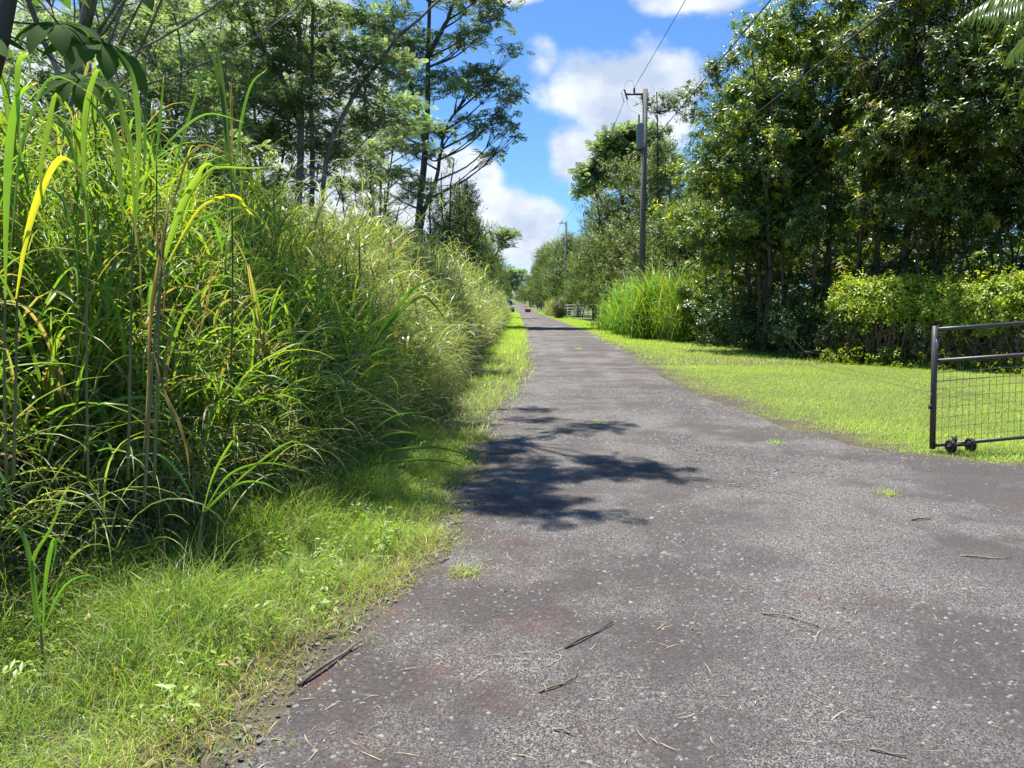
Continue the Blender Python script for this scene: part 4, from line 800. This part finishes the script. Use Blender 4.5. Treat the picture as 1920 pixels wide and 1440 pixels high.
r1 = np.random.default_rng(141); n = 5200; s = r1.uniform(-.6, FL+.3, n); th = np.where(r1.random(n) < .15, r1.uniform(-.4, .6, n), r1.uniform(-.35, 3.3, n)); top = 1.58+.08*np.sin(s*1.7)+.18*vnoise(s, s*0, 1.5, 3)
rad = .62+.12*np.sin(s*2.6)+.1*r1.normal(size=n); P = np.stack([fpt(a, b, 0) for a, b in zip(s, np.cos(th)*rad)]); P[:, 2] = top+np.sin(th)*.46-.04-(np.abs(th-.1) < .55)*r1.random(n)**2*.7
nr = np.stack([fn[0]*np.cos(th), fn[1]*np.cos(th), np.sin(th)+.35], -1)+r1.normal(size=(n, 3))*.35
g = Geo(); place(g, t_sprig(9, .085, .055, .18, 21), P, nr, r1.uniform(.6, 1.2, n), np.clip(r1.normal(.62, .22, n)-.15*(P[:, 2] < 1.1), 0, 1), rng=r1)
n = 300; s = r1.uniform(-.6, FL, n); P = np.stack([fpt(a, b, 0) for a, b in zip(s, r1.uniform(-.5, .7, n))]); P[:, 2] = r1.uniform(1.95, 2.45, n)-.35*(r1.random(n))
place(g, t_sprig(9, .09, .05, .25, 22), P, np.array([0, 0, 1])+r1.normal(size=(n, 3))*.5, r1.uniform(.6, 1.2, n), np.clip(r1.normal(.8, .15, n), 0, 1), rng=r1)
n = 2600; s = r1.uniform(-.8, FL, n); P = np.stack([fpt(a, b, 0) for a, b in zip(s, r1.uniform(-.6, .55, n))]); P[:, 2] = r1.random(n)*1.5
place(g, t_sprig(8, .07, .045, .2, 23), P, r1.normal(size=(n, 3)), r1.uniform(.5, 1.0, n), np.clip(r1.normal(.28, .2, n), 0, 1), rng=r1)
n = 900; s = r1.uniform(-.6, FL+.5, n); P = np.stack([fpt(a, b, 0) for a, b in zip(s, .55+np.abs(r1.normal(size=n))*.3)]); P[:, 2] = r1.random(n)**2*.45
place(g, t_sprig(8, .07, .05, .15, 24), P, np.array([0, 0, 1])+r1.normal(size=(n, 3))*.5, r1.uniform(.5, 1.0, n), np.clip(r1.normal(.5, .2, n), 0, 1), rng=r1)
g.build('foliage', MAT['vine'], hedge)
g = Geo()
for i in range(430):
    s = r1.uniform(-.5, FL); L = r1.uniform(-.9, .9); o1, o2 = r1.uniform(.1, .6), r1.uniform(.2, .7)
    tube(g, smooth_path([fpt(s, o1*.8, 1.5+r1.uniform(-.3, .2)), fpt(s+L*.3, o2, r1.uniform(.7, 1.3)), fpt(s+L*.7, o2+.05, r1.uniform(.2, 1.0)), fpt(s+L, o1, r1.uniform(0, 1.1))], 9), r1.uniform(.003, .009), 4)
g.build('stem', MAT['vinestem'], hedge)

# ------------------------------------------------------------------ the open gate at right
GA = ground_pt(1748, 848, 0); gdir = unit(np.array([1.1, .22])); grot = math.atan2(gdir[1], gdir[0]); GL = 3.6
gate = empty('metal_gate', (GA[0], GA[1], 0), grot, label='dark steel mesh gate on two small black wheels standing open on the lawn', cat='gate')
gate.rotation_euler = (0, R(-2.5), grot)
def gtube(name, P, r, mat='gate', sides=10):
    g = Geo(); tube(g, P, r, sides); return g.build(name, MAT[mat], gate, smooth=False)
gtube('end_post', [(0, 0, .04), (0, 0, .7), (0, 0, 1.36)], .030); gtube('end_post', [(GL, 0, .04), (GL, 0, .7), (GL, 0, 1.36)], .030)
gtube('rail', smooth_path([(.03, 0, 1.32), (GL/2, 0, 1.345), (GL-.03, 0, 1.35)], 8), .023); gtube('rail', [(.03, 0, .985), (GL/2, 0, .995), (GL-.03, 0, 1.0)], .022); gtube('rail', [(.03, 0, .075), (GL/2, 0, .075), (GL-.03, 0, .075)], .021)
gtube('brace', [(GL/2, .0, .09), (GL/2, 0, .7), (GL/2, 0, .97)], .018)
g = Geo(); xs = np.arange(.10, GL-.05, .083)
twigs(g, [(x, -.012, .09) for x in xs], [(x+.006*math.sin(x*9), -.012, .97 if True else .7) for x in xs], .0022, .0022)
for z in (.155, .265, .375, .485, .59, .685, .765): twigs(g, [(.02+i*.4, -.014, z+.006*math.sin(i*1.3)) for i in range(9)], [(.02+(i+1)*.4 if i < 8 else GL-.02, -.014, z+.006*math.sin((i+1)*1.3)) for i in range(9)], .0024, .0024)
g.build('wire_mesh', MAT['wire'], gate)
g = Geo(); twigs(g, [(.02, -.016, .865), (.02, -.016, .775)], [(GL-.02, -.016, .875), (GL-.02, -.016, .785)], .004, .004); g.build('barbed_wire', MAT['galv'], gate)
g = Geo(); boxg(g, (-.035, 0, .5), (.03, .03, .05)); boxg(g, (-.03, 0, .58), (.012, .012, .14)); g.build('latch', MAT['gate'], gate)
g = Geo(); boxg(g, (-.001, -.033, 1.17), (.03, .006, .10)); g.build('tape', MAT['galv'], gate)
def disc_ring(g, c, r, w, sides=28, axis=0, r0=.0):
    prof = [(r*.55, -w*.5), (r*.9, -w*.5), (r, -w*.32), (r, w*.32), (r*.9, w*.5), (r*.55, w*.5)]
    a = np.linspace(0, 2*math.pi, sides, endpoint=False); V = []
    for rr_, ww in prof:
        V.append(np.stack([np.full(sides, ww), np.cos(a)*rr_, np.sin(a)*rr_], -1))
    V = np.stack(V, 0).reshape(-1, 3)+np.array(c); n = len(prof); F = [(i*sides+j, i*sides+(j+1) % sides, ((i+1) % n)*sides+(j+1) % sides, ((i+1) % n)*sides+j) for i in range(n) for j in range(sides)]
    g.add(V, F); return g
for wx in (.14, .38):
    g = Geo(); disc_ring(g, (wx, -.10, .072), .072, .042); w = g.build('wheel', MAT['rubber'], gate)
    g = Geo(); tube(g, [(wx-.022, -.10, .072), (wx, -.10, .072), (wx+.022, -.10, .072)], .041, 16); g.build('rim', MAT['dark'], w)
gtube('axle', [(.08, -.10, .072), (.26, -.10, .072), (.44, -.10, .072)], .010, 'dark', 8)
g = Geo(); boxg(g, (.26, -.05, .085), (.06, .11, .018)); boxg(g, (.245, -.03, .12), (.035, .04, .08)); g.build('wheel_bracket', MAT['gate'], gate)
gp = empty('gate_post', tuple(np.array([GA[0], GA[1], 0])+np.array([gdir[0], gdir[1], 0])*(GL+.14)), label='round wooden post the near gate hangs from', cat='post')
g = Geo(); tube(g, [(0, 0, -.1), (0, 0, .8), (0, 0, 1.6)], [.08, .078, .075], 12); g.build('post_shaft', MAT['pole'], gp)

# far gate -----------------------------------------------
fg = empty('farm_gate', (4.75, 78, 0), math.atan2(1.2, 4.2), label='pale pipe farm gate across a side drive far along the right', cat='gate')
for i, z in enumerate((.25, .5, .78, 1.06, 1.36)):
    g = Geo(); tube(g, [(.1, 0, z), (2, 0, z+.02), (4.4, 0, z+.05)], .03 if i > 2 else .022, 6); g.build('rail', MAT['galv'], fg)
for x in (.08, 1.6, 3.1, 4.4):
    g = Geo(); tube(g, [(x, 0, .1), (x, 0, .7), (x, 0, 1.40)], .03, 6); g.build('upright', MAT['galv' if x != 3.1 else 'dark'], fg)
g = Geo(); boxg(g, (2.05, -.04, .92), (.3, .02, .28)); g.build('plate', MAT['galv'], fg)
for x, lb_ in ((-.25, 'dark ivy-grown post at the left end of the far farm gate'), (4.7, 'post at the right end of the far farm gate, half hidden by grass')):
    c, s_ = math.cos(fg.rotation_euler.z), math.sin(fg.rotation_euler.z)
    p = empty('gate_post', (4.75+x*c, 78+x*s_, 0), label=lb_, cat='post'); g = Geo(); tube(g, [(0, 0, -.1), (0, 0, .8), (0, 0, 1.7)], [.1, .1, .09], 8); g.build('post_shaft', MAT['bark_dark'], p)
shrub('dark_bush', (4.6, 76.5, 0), (.55, .7, 1.1), 24, 20, SPR, 'ohia', 151, 'dark upright bush left of the far farm gate', .3, (.8, 1.3), .15, cat='bush')

# ------------------------------------------------------------------ utility poles and lines
POLEX = 5.9
def pole(x, y, H, label, detail=True, r=.15):
    z0 = float(gz(y)); o = empty('utility_pole', (x, y, z0), label=label, cat='utility pole', group='utility poles along the right of the road')
    g = Geo(); tube(g, [(0, 0, -.3), (0, 0, H*.5), (0, 0, H)], [r, r*.9, r*.78], 14); g.build('post_shaft', MAT['pole'], o)
    g = Geo(); boxg(g, (-.42, 0, H-.22), (.85, .09, .07)); boxg(g, (-.14, 0, H-.32), (.05, .06, .3)); g.build('crossarm', MAT['insul'], o)
    def insul(cx, cz, h=.22, rr_=.055):
        q = Geo(); zz = np.linspace(0, h, 10); tube(q, [(cx, 0, cz+z) for z in zz], [rr_*(1 if i % 2 else .65) for i in range(10)], 10); return q
    insul(-.50, H-.18).build('insulator', MAT['insul'], o)
    if detail:
        q = Geo(); P = [(-1.02, 0, H-.08), (-.94, 0, H-.5)]; T = smooth_path([(-.95, 0, H+.0), (-.88, 0, H-.22), (-.80, 0, H-.45)], 12); tube(q, T, [.045 if i % 2 else .03 for i in range(12)], 8); q.build('fuse_insulator', MAT['insul'], o)
        q = Geo(); tube(q, [(-.95, 0, H+.0), (-1.05, 0, H-.04), (-1.12, 0, H-.07)], .012, 6); tube(q, [(-1.10, 0, H-.06), (-1.02, 0, H-.32), (-.96, 0, H-.55)], .014, 6); tube(q, [(-.96, 0, H-.55), (-.88, 0, H-.5), (-.80, 0, H-.44)], .012, 6); q.build('fuse_tube', MAT['galv'], o)
        q = Geo(); tube(q, smooth_path([(-.97, 0, H), (-.85, 0, H+.32), (-.62, 0, H+.38), (-.5, 0, H+.08)], 10), .006, 5); tube(q, smooth_path([(-.84, 0, H-.46), (-.72, 0, H-.85), (-.45, 0, H-1.0), (-.29, -.05, H-1.12)], 10), .006, 5); q.build('jumper_wire', MAT['cable'], o)
        q = Geo(); tube(q, [(-.22, -.12, H-2.62), (-.22, -.12, H-2.58), (-.22, -.12, H-1.62), (-.22, -.12, H-1.56), (-.22, -.12, H-1.52)], [.15, .17, .17, .18, .10], 20); tr_ = q.build('transformer', MAT['trans'], o)
        q = Geo(); tube(q, [(-.28, -.12, H-1.54+z) for z in np.linspace(0, .4, 10)], [.028 if i % 2 else .042 for i in range(10)], 8); q.build('bushing', MAT['insul'], tr_)
        q = Geo(); boxg(q, (-.06, -.05, H-2.3), (.2, .05, .08)); boxg(q, (-.06, -.05, H-1.8), (.2, .05, .08)); q.build('bracket', MAT['galv'], tr_)
    return o, H+z0
P0 = pole(POLEX, 35, 11.2, 'nearest utility pole, weathered wood with a grey transformer can')[1]
tops = [(POLEX, 35, P0)]
for i, (y, H, lab) in enumerate([(87, 10.9, 'second utility pole, half sunk in the trees on the right'), (147, 11.2, 'third utility pole, its dark top above the trees'), (215, 9.6, 'fourth utility pole, small pale pole in front of dark trees'), (290, 9.0, 'farthest utility pole, beside the end of the road')]):
    x = POLEX if i < 2 else (5.0 if i == 2 else 5.3)
    tops.append((x, y, pole(x, y, H, lab, False, .15 if i < 2 else .2)[1]))
def wire(name, A_, B_, sag, r, label):
    t = np.linspace(0, 1, 25)[:, None]; P = np.array(A_)[None]*(1-t)+np.array(B_)[None]*t; P[:, 2:] -= 4*sag*t*(1-t); g = Geo(); tube(g, P, r, 5)
    tag(g.build(name, MAT['cable']), label, 'power line', 'overhead lines')
a = tops[0]
wire('overhead_line', (a[0]-.5, a[1], a[2]+.06), (a[0]-.5, -17, a[2]+.2), .25, .011, 'high thin power line running from the nearest pole top over the camera')
wire('overhead_line', (a[0]+.1, a[1]-.1, a[2]-2.6), (a[0], -17, a[2]-2.1), .15, .016, 'middle cable running from the nearest pole across the broadleaf trees')
wire('overhead_line', (a[0]+.1, a[1]-.1, 6.3), (a[0]+.1, -17, 6.5), .1, .018, 'lowest thick cable crossing in front of the broadleaf trees')
wire('overhead_line', (a[0]+.1, a[1]+.1, 6.3), (POLEX, 87, 6.5), .5, .018, 'low cable leaving the nearest pole away along the road')
for i in range(len(tops)-1):
    p, q = tops[i], tops[i+1]
    wire('overhead_line', (p[0]-(.96 if i == 0 else .5), p[1], p[2]-(.55 if i == 0 else -.06)), (q[0]-.5, q[1], q[2]+.06), 1.0 if i < 2 else .6, .011+.004*i, ['high power line between the nearest and second pole', 'high power line between the second and third pole', 'high power line between the third and fourth pole', 'high power line between the fourth and farthest pole'][i])

# ------------------------------------------------------------------ big-leaved tree at upper left
ct = empty('trumpet_tree', (-3.65, 5.0, 0), label='big-leaved trumpet tree with dark palmate leaves at the upper left corner', cat='tree')
def loc(p): return np.array(p)-np.array([-3.65, 5.0, 0])
g = Geo(); tube(g, smooth_path([loc((-3.65, 5.0, -.1)), loc(pix(-60, 400, 5)), loc(pix(5, 60, 5)), loc(pix(28, -60, 5)), loc(pix(50, -200, 5))], 16), np.linspace(.07, .03, 16), 9); g.build('trunk', MAT['bark_dark'], ct)
def palmate(c, R_, nrm, rot, lobes, seed, droop=.5):
    r = np.random.default_rng(seed); nrm = unit(np.array(nrm, float)); s = unit(np.cross(nrm, (.2, 1, .1))); u = np.cross(nrm, s); g = Geo()
    for i in range(lobes):
        a = rot+2*math.pi*i/lobes*.94; d = s*math.cos(a)+u*math.sin(a); sd = np.cross(nrm, d); L = R_*r.uniform(.8, 1.1); n = 10; t = np.linspace(0, 1, n+1)
        P = c+d[None]*(L*t)[:, None]-nrm[None]*(droop*L*t**2.2)[:, None]; w = L*.19*np.sin(np.pi*np.clip(t*.93+.045, 0, 1)**1.5)+.008; w[0] = .01; w[-1] = .004
        wv = 1+.06*np.sin(t*20)
        V = np.stack([P-sd*(w*wv)[:, None]+nrm*(w*.25)[:, None], P, P+sd*(w*wv)[:, None]+nrm*(w*.25)[:, None]], 1).reshape(-1, 3)
        ii = np.arange(n)[:, None]*3; j = np.arange(2)[None]; g.add(V, np.stack([ii+j, ii+j+1, ii+4+j, ii+3+j], -1).reshape(-1, 4), np.full(len(V), r.uniform(.2, .8)))
    return g
for i, (px_, py_, dd, Rr, nr, rot, lo, fr) in enumerate([(109, 43, 4.9, .30, (.1, -.45, .9), .3, 9, (15, -40)), (193, 82, 5.0, .36, (.4, -.3, .9), .5, 9, (-10, 40)), (60, -40, 5.2, .34, (0, -.3, 1), .2, 9, (40, -130)), (230, -50, 5.0, .32, (.2, -.4, .9), .8, 9, (45, -150)), (-60, 70, 5.0, .34, (-.2, -.3, .9), .1, 9, (10, 20)), (150, 150, 5.6, .3, (.2, -.6, .8), .1, 8, (0, 60))]):
    c = loc(pix(px_, py_, dd)); lf = palmate(c, Rr, nr, rot, lo, 200+i).build('leaf', MAT['bigleaf'], ct)
    g = Geo(); tube(g, smooth_path([loc(pix(fr[0], fr[1], 5)), (loc(pix(fr[0], fr[1], 5))+c)/2+np.array([0, 0, .04]), c], 8), .006, 6); g.build('petiole', MAT['bark_dark'], lf)

# ------------------------------------------------------------------ palm at upper right
pb = pix(2065, 568, 14.5); palm = empty('palm_tree', (pb[0], 14.5, 0), label='palm whose long fronds hang in at the upper right corner', cat='palm')
ph = pix(2065, 20, 14.5)[2]
g = Geo(); tube(g, smooth_path([(0, 0, -.1), (.1, 0, ph*.5), (0, 0, ph)], 14), np.linspace(.14, .09, 14), 12); g.build('trunk', MAT['bark_pale'], palm)
def frond(az, e0, L, droop, hang, seed):
    r = np.random.default_rng(seed); n = 46; t = np.linspace(0, 1, n+1); ph_ = e0-droop*t**1.2; d = np.array([math.cos(az), math.sin(az), 0]); P = np.zeros((n+1, 3)); P[1:] = np.cumsum((np.cos(ph_)[:-1, None]*d+np.sin(ph_)[:-1, None]*np.array([0, 0, 1.]))*L/n, 0); P[:, 2] += ph
    g = Geo(); tube(g, P, np.linspace(.018, .004, n+1), 5, .9); s = np.array([-d[1], d[0], 0])
    for sg in (-1, 1):
        i = np.arange(6, n+1); b = P[i]; ll = .95*np.sin(np.pi*np.clip(t[i]*.85+.12, 0, 1))*r.uniform(.9, 1.08, len(i)); 
        a = az+sg*(1.35-.5*t[i])+r.normal(size=len(i))*.05
        blades(g, b, a, np.full(len(i), .0), ll, np.full(len(i), .06), hang*r.uniform(.85, 1.1, len(i)), 5, True, np.clip(r.normal(.5, .15, len(i)), 0, 1), p=.45, rng=r)
    return g
for i, (az, e0, L, dr, hg) in enumerate([(R(180), .30, 2.75, .75, 1.35), (R(196), -.18, 2.5, .35, 1.3), (R(150), .8, 3.0, 1.6, 1.5), (R(215), .9, 3.0, 1.8, 1.5), (R(100), .6, 3, 1.5, 1.6), (R(50), .7, 3, 1.6, 1.5), (R(0), .5, 3, 1.5, 1.6), (R(-40), .7, 3, 1.6, 1.5), (R(250), .4, 3, 1.4, 1.6), (R(290), .6, 3, 1.4, 1.6)]):
    frond(az, e0, L, dr, hg, 220+i).build('frond', MAT['palm'], palm)

# ------------------------------------------------------------------ truck and tub far down the road
tk = empty('pickup_truck', (-1.15, 122, 0), R(4), label='white truck parked at the left road edge far down, mostly hidden by grass', cat='truck')
def prism(name, prof, hw, mat, parent, inset=0, bev=.04):
    """side profile (y,z) extruded across x"""
    bm = __import__('bmesh').new(); a = [bm.verts.new((-hw, y, z)) for y, z in prof]; b = [bm.verts.new((hw, y, z)) for y, z in prof]; n = len(prof)
    bm.faces.new(a[::-1]); bm.faces.new(b)
    for i in range(n): bm.faces.new((a[i], a[(i+1) % n], b[(i+1) % n], b[i]))
    me = bpy.data.meshes.new(name); __import__('bmesh').ops.recalc_face_normals(bm, faces=bm.faces); bm.to_mesh(me); bm.free(); me.materials.append(mat); o = bpy.data.objects.new(name, me); col.objects.link(o); o.parent = parent; bevel(o, bev); return o
prism('body', [(-2.6, .55), (-2.6, 1.05), (-2.5, 1.18), (-1.3, 1.25), (1.0, 1.25), (2.6, 1.2), (2.6, .5), (-2.4, .45)], .93, MAT['white'], tk)
prism('cab', [(-1.35, 1.25), (-.65, 2.05), (-.45, 2.12), (.85, 2.12), (1.0, 1.25)], .82, MAT['white'], tk)
prism('windscreen', [(-1.33, 1.32), (-.72, 2.0), (-.70, 2.0), (-1.29, 1.30)], .72, MAT['glass'], tk, bev=.002).location = (0, -.03, 0)
prism('side_window', [(-.85, 1.35), (-.5, 1.95), (.7, 1.95), (.8, 1.35)], .835, MAT['glass'], tk, bev=.005)
for x in (-.85, .85):
    for y in (-1.75, 1.65):
        g = Geo(); disc_ring(g, (x, y, .38), .38, .24, 24); w = g.build('wheel', MAT['rubber'], tk); g = Geo(); tube(g, [(x-.10, y, .38), (x, y, .38), (x+.10, y, .38)], .21, 14); g.build('rim', MAT['galv'], w)
for x in (-.68, .68): g = Geo(); boxg(g, (x, -2.61, .9), (.36, .05, .18)); g.build('headlight', MAT['galv'], tk)
g = Geo(); boxg(g, (0, -2.62, .88), (.85, .05, .22)); g.build('grille', MAT['dark'], tk)
g = Geo(); boxg(g, (0, -2.68, .58), (1.8, .14, .2)); bevel(g.build('bumper', MAT['dark'], tk), .03)
for x in (-1.03, 1.03): g = Geo(); boxg(g, (x, -.85, 1.42), (.2, .08, .2)); g.build('wing_mirror', MAT['dark'], tk)
tb = empty('red_tub', (2.25, 128, .0), R(20), label='small red tub at the right edge of the road far away', cat='tub')
def loft(rings, mat, name, parent):
    n = 20; V = []; a = np.linspace(0, 2*math.pi, n, endpoint=False)
    for rx, ry, z in rings: V.append(np.stack([np.cos(a)*rx, np.sin(a)*ry, np.full(n, z)], -1))
    m = len(rings); V = np.vstack(V); F = [(i*n+j, i*n+(j+1) % n, (i+1)*n+(j+1) % n, (i+1)*n+j) for i in range(m-1) for j in range(n)]; g = Geo(); g.add(V, F); return g.build(name, mat, parent, True)
loft([(.05, .03, .03), (.40, .28, .02), (.46, .33, .1), (.60, .42, .52), (.56, .38, .52), (.42, .3, .12), (.05, .03, .1)], MAT['red'], 'basin', tb)
loft([(.58, .40, .50), (.66, .48, .50), (.66, .48, .56), (.58, .40, .56), (.58, .40, .50)], MAT['red'], 'rim', tb)
